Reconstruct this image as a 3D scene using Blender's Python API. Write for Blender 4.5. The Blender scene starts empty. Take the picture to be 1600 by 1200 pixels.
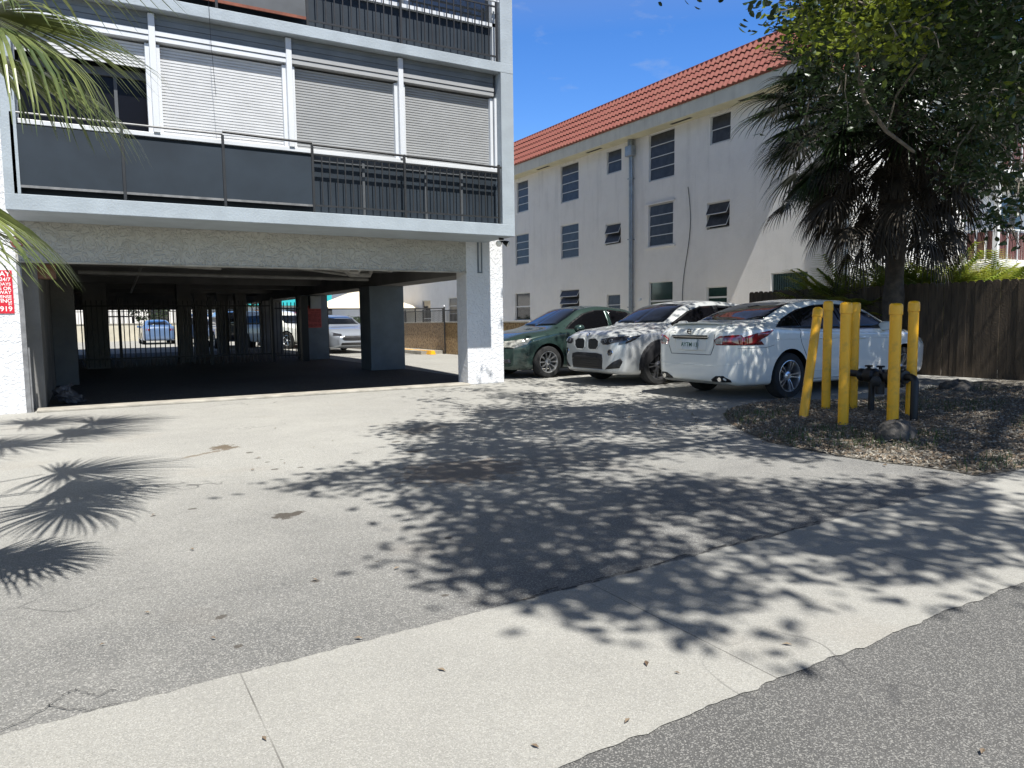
import bpy, bmesh, math, random
import numpy as np
from mathutils import Vector, Matrix
from mathutils.bvhtree import BVHTree
random.seed(7); rng=np.random.default_rng(7)
S=bpy.context.scene; COL=S.collection
R=math.radians
# ---------------------------------------------------------------- camera
FPX=1140.; PITCH=R(5.06); ROLL=R(0.75); YAW=R(30.4); CH=1.2
_d=np.array([math.sin(YAW)*math.cos(PITCH),math.cos(YAW)*math.cos(PITCH),-math.sin(PITCH)])
_r=np.array([math.cos(YAW),-math.sin(YAW),0.]); _u=np.cross(_r,_d)
_R=_r*math.cos(ROLL)-_u*math.sin(ROLL); _U=_u*math.cos(ROLL)+_r*math.sin(ROLL)
cam=bpy.data.cameras.new('camera'); co=bpy.data.objects.new('camera',cam); COL.objects.link(co)
cam.sensor_fit='HORIZONTAL'; cam.sensor_width=36; cam.lens=36*FPX/1600; cam.clip_start=.05; cam.clip_end=600
M=Matrix(((_R[0],_U[0],-_d[0]),(_R[1],_U[1],-_d[1]),(_R[2],_U[2],-_d[2]))).to_4x4(); M.translation=(0,0,CH); co.matrix_world=M
S.camera=co
def ray(x,y): return _d+_R*(x-800)/FPX-_U*(y-600)/FPX
def G(x,y,z=0.):                       # photo pixel -> point on a horizontal plane
    v=ray(x,y); t=(z-CH)/v[2]; return (v[0]*t,v[1]*t)
def PR(p):
    v=np.array(p,float)-np.array([0,0,CH]); w=v@_d
    return (800+FPX*(v@_R)/w,600-FPX*(v@_U)/w,w)
def AT(x,y,depth):
    v=ray(x,y)*depth; return Vector((v[0],v[1],v[2]+CH))
# ---------------------------------------------------------------- light
EL=R(60.3); SA,SB=.10,1.0              # sun is behind the camera, a little to the left
n=math.hypot(SA,SB); SUN=Vector((-SA/n*math.cos(EL),-SB/n*math.cos(EL),math.sin(EL)))
w=bpy.data.worlds.new('World'); S.world=w; w.use_nodes=True; nt=w.node_tree
bg=nt.nodes['Background']; sky=nt.nodes.new('ShaderNodeTexSky'); sky.sky_type='NISHITA'; sky.sun_disc=False
sky.sun_elevation=EL; sky.sun_rotation=math.atan2(SUN.x,SUN.y); sky.altitude=0; sky.air_density=1.0; sky.dust_density=.15; sky.ozone_density=4.0
bg.inputs[1].default_value=.05
# thin cirrus wisps in the blue
tc=nt.nodes.new('ShaderNodeTexCoord'); mp=nt.nodes.new('ShaderNodeMapping'); mp.inputs['Rotation'].default_value=(0,R(20),R(-20)); mp.inputs['Scale'].default_value=(3.,9,16)
nz=nt.nodes.new('ShaderNodeTexNoise'); nz.inputs['Scale'].default_value=1.3; nz.inputs['Detail'].default_value=6; nz.inputs['Roughness'].default_value=.6
rp=nt.nodes.new('ShaderNodeValToRGB'); rp.color_ramp.elements[0].position=.57; rp.color_ramp.elements[1].position=.86
mx=nt.nodes.new('ShaderNodeMixRGB'); mx.inputs[2].default_value=(6.5,7.0,7.6,1)
L=nt.links.new
sat=nt.nodes.new('ShaderNodeHueSaturation'); sat.inputs['Saturation'].default_value=1.3; sat.inputs['Hue'].default_value=.512
L(tc.outputs['Generated'],mp.inputs[0]); L(mp.outputs[0],nz.inputs[0]); L(nz.outputs[0],rp.inputs[0])
mm=nt.nodes.new('ShaderNodeMath'); mm.operation='MULTIPLY'; mm.inputs[1].default_value=.55
L(rp.outputs[0],mm.inputs[0]); L(mm.outputs[0],mx.inputs[0]); 
sz=nt.nodes.new('ShaderNodeSeparateXYZ'); L(tc.outputs['Generated'],sz.inputs[0]); mr_=nt.nodes.new('ShaderNodeMapRange'); mr_.inputs[1].default_value=.38; mr_.inputs[2].default_value=.72; mr_.inputs[3].default_value=2.3; mr_.inputs[4].default_value=.26
L(sz.outputs['Z'],mr_.inputs[0]); gr_=nt.nodes.new('ShaderNodeVectorMath'); gr_.operation='SCALE'; L(sky.outputs[0],gr_.inputs[0]); L(mr_.outputs[0],gr_.inputs['Scale']); L(gr_.outputs[0],sat.inputs['Color']); ms_=nt.nodes.new('ShaderNodeMapRange'); ms_.inputs[1].default_value=.35; ms_.inputs[2].default_value=.75; ms_.inputs[3].default_value=1.30; ms_.inputs[4].default_value=.28; L(sz.outputs['Z'],ms_.inputs[0]); L(ms_.outputs[0],sat.inputs['Saturation']); L(sat.outputs[0],mx.inputs[1]); L(mx.outputs[0],bg.inputs[0])
sl=bpy.data.lights.new('sun','SUN'); sl.energy=4.9; sl.angle=R(.55); sl.color=(1,.975,.93)
so=bpy.data.objects.new('sun',sl); COL.objects.link(so); so.rotation_euler=SUN.to_track_quat('Z','Y').to_euler()
S.view_settings.view_transform='Standard'; S.view_settings.look='None'; S.view_settings.gamma=1
S.view_settings.exposure=.78
# ---------------------------------------------------------------- materials
MATS={}
def mat(name,col=(.5,.5,.5),rough=.7,metal=0.,var=0.,vscale=3.,bump=0.,bscale=60.,coat=0.,spec=.5,col2=None,detail=6,grain=0.,gscale=400.,streak=0.,world=False,vstretch=None,trans=0.,thr=(.35,.65)):
    if name in MATS: return MATS[name]
    m=bpy.data.materials.new(name); m.use_nodes=True; t=m.node_tree; N=t.nodes; K=t.links.new; b=N['Principled BSDF']
    b.inputs['Base Color'].default_value=(*col,1); b.inputs['Roughness'].default_value=rough; b.inputs['Metallic'].default_value=metal
    b.inputs['Specular IOR Level'].default_value=spec
    if coat: b.inputs['Coat Weight'].default_value=coat; b.inputs['Coat Roughness'].default_value=.03
    if world: pos=N.new('ShaderNodeNewGeometry').outputs['Position']
    else: pos=N.new('ShaderNodeTexCoord').outputs['Object']
    base=None
    def noise(scale,det,vec=pos,rgh=.55):
        z=N.new('ShaderNodeTexNoise'); z.inputs['Scale'].default_value=scale; z.inputs['Detail'].default_value=det; z.inputs['Roughness'].default_value=rgh; K(vec,z.inputs['Vector']); return z.outputs[0]
    def mixc(f,a,bb,mode='MIX'):
        x=N.new('ShaderNodeMixRGB'); x.blend_type=mode
        if hasattr(f,'links'): K(f,x.inputs[0])
        else: x.inputs[0].default_value=f
        for i,q in ((1,a),(2,bb)):
            if isinstance(q,tuple): x.inputs[i].default_value=(*q,1)
            else: K(q,x.inputs[i])
        return x.outputs[0]
    def ramp(v,a,c):
        x=N.new('ShaderNodeMapRange'); x.inputs[1].default_value=a; x.inputs[2].default_value=c; K(v,x.inputs[0]); return x.outputs[0]
    if var or col2:
        vec=pos
        if vstretch:
            q=N.new('ShaderNodeMapping'); q.inputs['Scale'].default_value=vstretch; K(pos,q.inputs[0]); vec=q.outputs[0]
        c2=col2 or tuple(c*(1-var) for c in col)
        base=mixc(ramp(noise(vscale,detail,vec),*thr),col,c2)
    if grain:
        g=ramp(noise(gscale,2),.3,.7); a=base if base else col
        dk=mixc(1.,a,(1-grain,)*3,'MULTIPLY'); lt=mixc(1.,a,(1+grain,)*3,'MULTIPLY'); base=mixc(g,dk,lt)
    if streak:
        q=N.new('ShaderNodeMapping'); q.inputs['Scale'].default_value=(5,5,.35); K(pos,q.inputs[0])
        f=ramp(noise(1.,5,q.outputs[0]),.52,.75); mu=N.new('ShaderNodeMath'); mu.operation='MULTIPLY'; mu.inputs[1].default_value=streak; K(f,mu.inputs[0])
        a=base if base else col
        base=mixc(mu.outputs[0],a,tuple(c*.35 for c in col))
    if base: K(base,b.inputs['Base Color'])
    if bump:
        bp=N.new('ShaderNodeBump'); bp.inputs['Strength'].default_value=min(1,bump); bp.inputs['Distance'].default_value=.02 if bump<=1 else .02*bump
        K(noise(bscale,4),bp.inputs['Height']); K(bp.outputs[0],b.inputs['Normal'])
    if trans:
        tr=N.new('ShaderNodeBsdfTranslucent'); ms=N.new('ShaderNodeMixShader'); ms.inputs[0].default_value=trans
        if base: K(base,tr.inputs[0])
        else: tr.inputs[0].default_value=(*col,1)
        tr.inputs[0].default_value=(*[min(1,c*1.6) for c in col],1)
        K(b.outputs[0],ms.inputs[1]); K(tr.outputs[0],ms.inputs[2]); K(ms.outputs[0],N['Material Output'].inputs[0])
    MATS[name]=m; return m
def ground_mat(name,c1,c2,dark,light,gs,stains=(),joints=None,cracks=0.,brown=0.,front=None):
    m=bpy.data.materials.new(name); m.use_nodes=True; t=m.node_tree; N=t.nodes; K=t.links.new; b=N['Principled BSDF']; b.inputs['Roughness'].default_value=.9; b.inputs['Specular IOR Level'].default_value=.25
    pos=N.new('ShaderNodeNewGeometry').outputs['Position']
    def nz(s,d,r=.55,v=pos):
        z=N.new('ShaderNodeTexNoise'); z.inputs['Scale'].default_value=s; z.inputs['Detail'].default_value=d; z.inputs['Roughness'].default_value=r; K(v,z.inputs['Vector']); return z.outputs[0]
    def rg(v,a,c,lo=0.,hi=1.):
        x=N.new('ShaderNodeMapRange'); x.inputs[1].default_value=a; x.inputs[2].default_value=c; x.inputs[3].default_value=lo; x.inputs[4].default_value=hi; K(v,x.inputs[0]); return x.outputs[0]
    def mix(f,a,c,mode='MIX'):
        x=N.new('ShaderNodeMixRGB'); x.blend_type=mode
        if isinstance(f,float): x.inputs[0].default_value=f
        else: K(f,x.inputs[0])
        for i,q in ((1,a),(2,c)):
            if isinstance(q,tuple): x.inputs[i].default_value=(*q,1)
            else: K(q,x.inputs[i])
        return x.outputs[0]
    def math_(op,a,c=None):
        x=N.new('ShaderNodeMath'); x.operation=op
        for i,q in ((0,a),(1,c)):
            if q is None: continue
            if isinstance(q,(int,float)): x.inputs[i].default_value=q
            else: K(q,x.inputs[i])
        return x.outputs[0]
    base=mix(rg(nz(.35,5,.6),.35,.65),c1,c2)
    if front:      # darker tone next to the pavement, feathering out into the paler drive
        s0=N.new('ShaderNodeSeparateXYZ'); K(pos,s0.inputs[0])
        base=mix(rg(math_('ADD',s0.outputs[1],rg(nz(.7,5,.65),.3,.7,-1.5,1.5)),front[1],front[2],1,0),base,front[0])
    base=mix(rg(nz(2.3,6,.65),.4,.75,0,.35),base,tuple(c*.7 for c in c2))
    vo=N.new('ShaderNodeTexVoronoi'); vo.inputs['Scale'].default_value=gs; K(pos,vo.inputs['Vector'])
    sp=N.new('ShaderNodeSeparateColor'); K(vo.outputs['Color'],sp.inputs[0])
    base=mix(rg(sp.outputs[0],.72,.8,0,light),base,(.62,.6,.55)); base=mix(rg(sp.outputs[1],.66,.74,0,dark),base,(.03,.03,.03))
    base=mix(rg(nz(gs*.35,3,.7),.5,.8,0,dark*.6),base,(.05,.05,.05))
    if brown: base=mix(rg(nz(.9,4),.58,.72,0,brown),base,(.22,.16,.10))
    h=nz(gs*.9,3)
    if cracks:
        wv=N.new('ShaderNodeVectorMath'); wv.operation='ADD'; zc=N.new('ShaderNodeTexNoise'); zc.inputs['Scale'].default_value=2.; K(pos,zc.inputs['Vector']); K(zc.outputs['Color'],wv.inputs[0]); K(pos,wv.inputs[1])
        vc=N.new('ShaderNodeTexVoronoi'); vc.feature='DISTANCE_TO_EDGE'; vc.inputs['Scale'].default_value=.45; K(wv.outputs[0],vc.inputs['Vector'])
        ck=math_('MULTIPLY',rg(vc.outputs['Distance'],0,.005,1,0),rg(nz(.5,2),.52,.62)); base=mix(math_('MULTIPLY',ck,cracks),base,(.04,.04,.04))
    sx=N.new('ShaderNodeSeparateXYZ'); K(pos,sx.inputs[0])
    for (x,y,rx,ry,ang,c,op) in stains:      # spills and patches with a shape of their own
        mpn=N.new('ShaderNodeMapping'); mpn.vector_type='TEXTURE'; mpn.inputs['Location'].default_value=(x,y,0); mpn.inputs['Rotation'].default_value=(0,0,R(ang)); mpn.inputs['Scale'].default_value=(rx,ry,1e3); K(pos,mpn.inputs[0])
        ln=N.new('ShaderNodeVectorMath'); ln.operation='LENGTH'; K(mpn.outputs[0],ln.inputs[0])
        dd=math_('ADD',ln.outputs['Value'],rg(nz(9,5,.7),.3,.7,-.7,.7)); base=mix(rg(dd,.8,1.05,op,0),base,c)
    if joints:
        per,off,wd=joints
        md=math_('MODULO',math_('ADD',sx.outputs[0],off),per); j=math_('LESS_THAN',md,wd); j=math_('MULTIPLY',j,rg(nz(3,3),.35,.55,.25,.8)); base=mix(j,base,(.10,.095,.085))
    K(base,b.inputs['Base Color'])
    bp=N.new('ShaderNodeBump'); bp.inputs['Strength'].default_value=.7; bp.inputs['Distance'].default_value=.006; K(h,bp.inputs['Height']); K(bp.outputs[0],b.inputs['Normal'])
    return m
def stucco_mat(name,col,scale=9.,strength=.9,dist=.02,dirt=.25,world=True,rain=0.):
    m=bpy.data.materials.new(name); m.use_nodes=True; t=m.node_tree; N=t.nodes; K=t.links.new; b=N['Principled BSDF']; b.inputs['Roughness'].default_value=.85; b.inputs['Specular IOR Level'].default_value=.3
    pos=N.new('ShaderNodeNewGeometry').outputs['Position']
    n1=N.new('ShaderNodeTexNoise'); n1.inputs['Scale'].default_value=scale; n1.inputs['Detail'].default_value=3; n1.inputs['Distortion'].default_value=2.2; K(pos,n1.inputs['Vector'])
    r=N.new('ShaderNodeValToRGB'); r.color_ramp.elements[0].position=.44; r.color_ramp.elements[1].position=.56; K(n1.outputs[0],r.inputs[0])
    n2=N.new('ShaderNodeTexNoise'); n2.inputs['Scale'].default_value=90; n2.inputs['Detail'].default_value=3; K(pos,n2.inputs['Vector'])
    a=N.new('ShaderNodeMixRGB'); a.inputs[0].default_value=.25; K(r.outputs[0],a.inputs[1]); K(n2.outputs[0],a.inputs[2])
    bp=N.new('ShaderNodeBump'); bp.inputs['Strength'].default_value=strength; bp.inputs['Distance'].default_value=dist; K(a.outputs[0],bp.inputs['Height']); K(bp.outputs[0],b.inputs['Normal'])
    n3=N.new('ShaderNodeTexNoise'); n3.inputs['Scale'].default_value=1.2; n3.inputs['Detail'].default_value=8; n3.inputs['Roughness'].default_value=.7; K(pos,n3.inputs['Vector'])
    mr=N.new('ShaderNodeMapRange'); mr.inputs[1].default_value=.45; mr.inputs[2].default_value=.75; mr.inputs[4].default_value=dirt; K(n3.outputs[0],mr.inputs[0])
    c=N.new('ShaderNodeMixRGB'); c.inputs[1].default_value=(*col,1); c.inputs[2].default_value=(*[q*.55 for q in col],1); K(mr.outputs[0],c.inputs[0]); K(c.outputs[0],b.inputs['Base Color'])
    if rain:     # rain streaks running down the render below the eave and sills
        def node(t_,**k):
            x=N.new(t_)
            for a_,v_ in k.items(): setattr(x,a_,v_)
            return x
        q=node('ShaderNodeMapping'); q.inputs['Scale'].default_value=(2.4,2.4,.22); K(pos,q.inputs[0]); n4=node('ShaderNodeTexNoise'); n4.inputs['Scale'].default_value=1.; n4.inputs['Detail'].default_value=7; n4.inputs['Roughness'].default_value=.7; K(q.outputs[0],n4.inputs['Vector'])
        m4=node('ShaderNodeMapRange'); m4.inputs[1].default_value=.5; m4.inputs[2].default_value=.72; K(n4.outputs[0],m4.inputs[0])
        sz_=node('ShaderNodeSeparateXYZ'); K(pos,sz_.inputs[0]); m5=node('ShaderNodeMapRange'); m5.inputs[1].default_value=3.; m5.inputs[2].default_value=8.; m5.inputs[3].default_value=.25; m5.inputs[4].default_value=1.; K(sz_.outputs[2],m5.inputs[0])
        mu=node('ShaderNodeMath',operation='MULTIPLY'); K(m4.outputs[0],mu.inputs[0]); K(m5.outputs[0],mu.inputs[1]); m6=node('ShaderNodeMath',operation='MULTIPLY'); K(mu.outputs[0],m6.inputs[0]); m6.inputs[1].default_value=rain
        c3=node('ShaderNodeMixRGB'); K(m6.outputs[0],c3.inputs[0]); K(c.outputs[0],c3.inputs[1]); c3.inputs[2].default_value=(*[q_*.32 for q_ in col],1); K(c3.outputs[0],b.inputs['Base Color'])
    MATS[name]=m; return m
asphalt=ground_mat('asphalt_drive',(.345,.337,.305),(.30,.293,.268),.30,.30,220.,
    stains=[(1.05,4.57,.10,.07,20,(.05,.04,.03),.85),(1.12,7.45,.12,.16,-10,(.09,.06,.03),.8),(.92,7.2,.28,.035,35,(.12,.08,.04),.6),(2.55,5.18,.55,.45,10,(.13,.095,.07),.55),(3.2,7.4,.4,.2,30,(.14,.11,.08),.4)]+[(*G(a,b_),r_,r_*.8,0,(.06,.05,.04),.75) for a,b_,r_ in ((390,707,.035),(402,716,.03),(418,722,.025),(430,733,.035),(440,718,.02),(492,908,.03),(345,965,.03),(372,1010,.02),(694,930,.02),(620,690,.05),(650,705,.10),(300,795,.03),(240,806,.02),(590,877,.015),(700,840,.03),(470,730,.03))],cracks=.8,brown=.12,front=((.15,.148,.14),2.4,6.4))
walkmat=ground_mat('concrete_walk',(.345,.335,.30),(.295,.288,.262),.18,.26,280.,joints=(1.52,11.76,.005),cracks=.55,brown=.12)
roadmat=ground_mat('asphalt_road',(.115,.113,.107),(.095,.094,.09),.32,.30,280.,stains=[(2.15,1.30,.10,.02,35,(.06,.06,.06),.5)],cracks=.6)
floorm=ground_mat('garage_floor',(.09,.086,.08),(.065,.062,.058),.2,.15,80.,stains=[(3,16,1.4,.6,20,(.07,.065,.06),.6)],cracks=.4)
soilm=ground_mat('soil',(.15,.13,.10),(.10,.09,.07),.5,.35,60.,brown=.5)
curbm=mat('old_curb_concrete',(.42,.39,.33),.9,var=.35,vscale=4,bump=.5,bscale=60,world=True)
st_gray=stucco_mat('stucco_textured',(.42,.41,.37),8.,.8,.024,.35)
st_col=stucco_mat('stucco_column',(.64,.645,.65),8.,.5,.018,.2)
st_paint=mat('painted_slab',(.33,.375,.41),.75,var=.16,vscale=2.5,bump=.25,bscale=35,world=True)
st_blue=mat('painted_column_blue',(.15,.175,.195),.8,var=.2,vscale=3,bump=.3,bscale=30,world=True)
st_white=stucco_mat('white_building_stucco',(.82,.80,.76),22.,.55,.012,.20,rain=.28)
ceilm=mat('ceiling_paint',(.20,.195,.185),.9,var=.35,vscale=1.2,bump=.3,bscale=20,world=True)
white_al=mat('white_aluminium',(.60,.62,.64),.42,var=.12,vscale=3,vstretch=(1,1,.3),world=True)
shut_a=mat('shutter_white',(.56,.565,.57),.5,var=.10,vscale=4,world=True)
shut_b=mat('shutter_grey',(.33,.335,.335),.5,var=.10,vscale=4,world=True)
panelm=mat('dark_panel',(.024,.034,.046),.55,spec=.3,var=.3,vscale=1.6,bump=.08,bscale=6,world=True)
panel2=mat('grey_panel',(.085,.092,.10),.6,var=.3,vscale=2,world=True)
railm=mat('dark_rail',(.025,.026,.028),.45,var=.3,vscale=8,world=True)
railg=mat('grey_rail',(.20,.20,.20),.45,var=.4,vscale=9,world=True)
rustm=mat('rust',(.22,.07,.04),.8,var=.4,vscale=9,world=True)
blackm=mat('black_paint',(.007,.007,.008),.5,var=.4,vscale=20)
darkglass=mat('dark_glass',(.015,.018,.022),.06,spec=.8)
greyglass=mat('obscure_glass',(.06,.062,.064),.3,var=.4,vscale=5,spec=.35)
greenglass=mat('green_glass',(.01,.035,.03),.08,spec=.8)
pipem=mat('galvanised',(.33,.36,.38),.4,.5,var=.25,vscale=5)
tilem=mat('red_roof_tile',(.20,.066,.047),.8,var=.45,vscale=5,detail=8,bump=.2,bscale=30,world=True,col2=(.19,.05,.038))
fasciam=mat('cream_fascia',(.68,.66,.56),.8,var=.12,vscale=2,streak=.25,world=True)
soffitm=mat('soffit',(.60,.56,.40),.85,var=.15,vscale=2,world=True)
woodm=mat('fence_wood',(.10,.072,.045),.85,var=.5,vscale=3,vstretch=(6,6,.7),bump=.4,bscale=30,world=True)
brownslat=mat('brown_slat',(.14,.05,.04),.6,var=.3,vscale=5)
yellow=mat('yellow_paint',(.86,.43,.012),.42,col2=(.70,.36,.02),thr=(.52,.62),vscale=9,bump=.12,bscale=18,streak=.18)
coral=mat('coral_stone',(.46,.33,.18),.9,col2=(.16,.10,.05),vscale=14,detail=8,bump=1,bscale=22,world=True)
redsign=mat('red_sign',(.55,.015,.03),.4,var=.1,vscale=9); whitesign=mat('white_lettering',(.8,.78,.76),.5)
fadedsign=mat('faded_red_sign',(.42,.06,.05),.6,var=.3,vscale=9)
bark=mat('bark',(.10,.08,.06),.9,var=.5,vscale=8,bump=1,bscale=25); barkl=mat('pale_bark',(.23,.20,.16),.9,var=.4,vscale=12,bump=.6,bscale=40)
palmgreen=mat('palm_leaf',(.032,.055,.018),.28,var=.4,vscale=3,trans=.06); palmdead=mat('dead_palm_leaf',(.055,.043,.028),.7,var=.5,vscale=4)
frondg=mat('front_palm_leaf',(.20,.23,.075),.38,col2=(.055,.085,.03),vscale=5,trans=.28)
leafd=mat('tree_leaf',(.032,.06,.016),.38,var=.4,vscale=1.5,trans=.22); leafy=mat('young_leaf',(.22,.27,.03),.45,var=.35,vscale=1.5,trans=.5)
arecam=mat('areca_leaf',(.22,.32,.05),.5,col2=(.38,.36,.06),vscale=3,trans=.4)
litterm=mat('litter_leaf',(.24,.19,.13),.85,col2=(.10,.065,.04),vscale=9,thr=(.3,.7),world=True); litter2=mat('pale_litter',(.42,.38,.31),.85,var=.5,vscale=30,world=True)
grassm=mat('grass_blade',(.06,.10,.025),.6,var=.4,vscale=4,world=True,trans=.2)
rockm=mat('rock',(.10,.092,.082),.95,var=.5,vscale=12,bump=1,bscale=30)
brassm=mat('grey_metal',(.25,.25,.25),.4,.7)
# ---------------------------------------------------------------- mesh helpers
class MB:
    def __init__(s): s.v=[]; s.f=[]
    def add(s,v,f):
        o=len(s.v); s.v+= [tuple(p) for p in v]; s.f+=[tuple(i+o for i in q) for q in f]; return s
    def box(s,x0,x1,y0,y1,z0,z1,m=None):
        v=[(x,y,z) for z in (z0,z1) for y in (y0,y1) for x in (x0,x1)]
        if m is not None: v=[tuple(m@Vector(p)) for p in v]
        return s.add(v,[(0,2,3,1),(4,5,7,6),(0,1,5,4),(2,6,7,3),(0,4,6,2),(1,3,7,5)])
    def tube(s,pts,r,seg=8,cap=True):
        pts=[Vector(p) for p in pts]; n=len(pts); rr=r if isinstance(r,(list,tuple)) else [r]*n
        o=len(s.v); up=None
        for i,p in enumerate(pts):
            t=(pts[min(i+1,n-1)]-pts[max(i-1,0)]).normalized()
            if up is None: up=Vector((0,0,1)) if abs(t.z)<.9 else Vector((1,0,0))
            a=t.cross(up)
            if a.length<1e-5: a=t.orthogonal()
            a.normalize(); b=a.cross(t).normalized(); up=b
            for k in range(seg):
                g=2*math.pi*k/seg; s.v.append(tuple(p+(a*math.cos(g)+b*math.sin(g))*rr[i]))
        for i in range(n-1):
            for k in range(seg):
                k2=(k+1)%seg; s.f.append((o+i*seg+k,o+i*seg+k2,o+(i+1)*seg+k2,o+(i+1)*seg+k))
        if cap: s.f.append(tuple(o+k for k in range(seg))[::-1]); s.f.append(tuple(o+(n-1)*seg+k for k in range(seg)))
        return s
    def lathe(s,prof,seg=32,m=None,close=True):   # prof of (r,z), about z
        o=len(s.v); n=len(prof)
        for (r,z) in prof:
            for k in range(seg):
                g=2*math.pi*k/seg; p=Vector((r*math.cos(g),r*math.sin(g),z)); s.v.append(tuple(m@p if m is not None else p))
        for i in range(n-1):
            for k in range(seg):
                k2=(k+1)%seg; s.f.append((o+i*seg+k,o+i*seg+k2,o+(i+1)*seg+k2,o+(i+1)*seg+k))
        if close: s.f.append(tuple(o+k for k in range(seg))[::-1]); s.f.append(tuple(o+(n-1)*seg+k for k in range(seg)))
        return s
    def build(s,name,m,parent=None,smooth=False,bevel=0.,local=False,sharp=40):
        me=bpy.data.meshes.new(name); me.from_pydata(s.v,[],s.f); me.update()
        ob=bpy.data.objects.new(name,me); COL.objects.link(ob)
        if m is not None: me.materials.append(m)
        if parent is not None:
            ob.parent=parent
            if not local: me.transform(Matrix.Translation(-wloc(parent)))
        if smooth:
            me.shade_smooth(); me.set_sharp_from_angle(angle=R(sharp))
        if bevel:
            q=ob.modifiers.new('bevel','BEVEL'); q.width=bevel; q.segments=2; q.limit_method='ANGLE'; q.angle_limit=R(40)
        return ob
def wloc(o):
    v=Vector((0,0,0))
    while o is not None: v+=Vector(o.location); o=o.parent
    return v
def tag(o,label=None,cat=None,group=None,kind=None):
    if label: o['label']=label
    if cat: o['category']=cat
    if group: o['group']=group
    if kind: o['kind']=kind
    return o
def thing(name,loc,label,cat,group=None,rz=0.):
    o=bpy.data.objects.new(name,None); COL.objects.link(o); o.location=loc; o.rotation_euler=(0,0,rz); o.empty_display_size=.2
    return tag(o,label,cat,group)
def copy_tree(o,parent=None):
    c=o.copy(); COL.objects.link(c); c.parent=parent
    for ch in list(o.children): copy_tree(ch,c)
    return c
def text_mb(txt,size,m,align='CENTER'):        # flat lettering as mesh, matrix m maps text plane
    cu=bpy.data.curves.new('t','FONT'); cu.body=txt; cu.size=size; cu.align_x=align; cu.extrude=.0006; cu.offset=size*.012
    ob=bpy.data.objects.new('t',cu); COL.objects.link(ob); bpy.context.view_layer.update()
    me=bpy.data.meshes.new_from_object(ob.evaluated_get(bpy.context.evaluated_depsgraph_get()))
    b=MB(); b.add([m@v.co for v in me.vertices],[tuple(p.vertices) for p in me.polygons])
    bpy.data.objects.remove(ob); bpy.data.curves.remove(cu); bpy.data.meshes.remove(me); return b
def poly_sheet(name,pts,z,m,kind='structure',label=None,sub=0):
    bm=bmesh.new(); bm.faces.new([bm.verts.new((p[0],p[1],z)) for p in pts]); me=bpy.data.meshes.new(name); bm.to_mesh(me); bm.free()
    me.materials.append(m); ob=bpy.data.objects.new(name,me); COL.objects.link(ob); ob['kind']=kind; return ob
# ---------------------------------------------------------------- ground
gm=mat('far_ground',(.22,.215,.20),.95,var=.3,vscale=.3,world=True)
poly_sheet('ground',[(-250,-250),(250,-250),(250,350),(-250,350)],-.012,gm)
from mathutils import noise as mn
def jag(p0,p1,n,a):
    return [(p0[0]+(p1[0]-p0[0])*i/n, p0[1]+(p1[1]-p0[1])*i/n+a*1.6*(mn.noise(Vector((i*.11,p0[1],1)))+.8*mn.noise(Vector((i*.45,p0[1],5)))+.5*mn.noise(Vector((i*1.7,p0[1],7))))) for i in range(n+1)]
upper=jag((-14,2.06),(5.9,2.74),900,.010)+jag((5.95,2.745),(30,3.15),300,.01)
lower=jag((30,1.98),(-14,1.32),1500,.012)
poly_sheet('driveway',[(-20,-.5+3),( -20,60),(34,60),(34,3.02)]+[(30,2.9),(5.9,2.62),(-14,1.95)],0.,asphalt)
poly_sheet('road',[(-60,-12),(60,-12),(60,2.2),(-14,1.7),(-60,1.7)],0.,roadmat)
poly_sheet('sidewalk',upper+lower,.004,walkmat)
# broken sealing crack where driveway meets the walk
ck=MB()
x=1.55
while x<3.6:
    yb=2.533+.034*(x+.28); w_=random.uniform(.004,.016); y_=yb+random.uniform(-.012,.03); L_=random.uniform(.03,.09)
    ck.add([(x,y_,.0065),(x+L_,y_+random.uniform(-.01,.015),.0065),(x+L_,y_+w_,.0065),(x,y_+w_*.8,.0065)],[(0,1,2,3)]); x+=L_*.9
for (pts_) in (((-14+0,1150),(40,1128),(75,1105),(100,1088),(118,1080),(150,1090),(185,1078)),((75,1105),(110,1112),(150,1110),(190,1100))):
    g_=[G(*q) for q in pts_]; fine=[]
    for i in range(len(g_)-1):
        for k in range(6): t=k/6; fine.append((g_[i][0]*(1-t)+g_[i+1][0]*t+random.uniform(-.008,.008),g_[i][1]*(1-t)+g_[i+1][1]*t+random.uniform(-.008,.008)))
    for i in range(len(fine)-1):
        w_=random.uniform(.0012,.003); (x1,y1),(x2,y2)=fine[i],fine[i+1]; ck.add([(x1,y1-w_,.0065),(x2,y2-w_,.0065),(x2,y2+w_,.0065),(x1,y1+w_,.0065)],[(0,1,2,3)])
o=ck.build('crack_filler',mat('crack_dark',(.05,.048,.045),.95)); o['kind']='structure'
# verge of soil and leaf litter
vb=[G(1130,648),G(1138,660),G(1165,676),G(1200,691),G(1260,703),G(1310,713),G(1370,722),G(1440,730),G(1490,737),G(1525,744),(6.05,2.79)]
vpoly=vb+[(9,2.9),(14.3,2.95),(14.3,7.0),(12,6.7),(9.2,6.3),G(1270,627),G(1230,623),G(1170,632),G(1140,640)]
def inpoly(x,y,P):
    c=False; n=len(P)
    for i in range(n):
        x1,y1=P[i]; x2,y2=P[(i+1)%n]
        if (y1>y)!=(y2>y) and x<(x2-x1)*(y-y1)/(y2-y1)+x1: c=not c
    return c
def edge_dist(x,y,P):
    d=9.
    for i in range(len(P)):
        ax,ay=P[i]; bx,by=P[(i+1)%len(P)]; vx,vy=bx-ax,by-ay; t=max(0,min(1,((x-ax)*vx+(y-ay)*vy)/(vx*vx+vy*vy+1e-9)))
        d=min(d,math.hypot(x-ax-vx*t,y-ay-vy*t))
    return d
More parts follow.
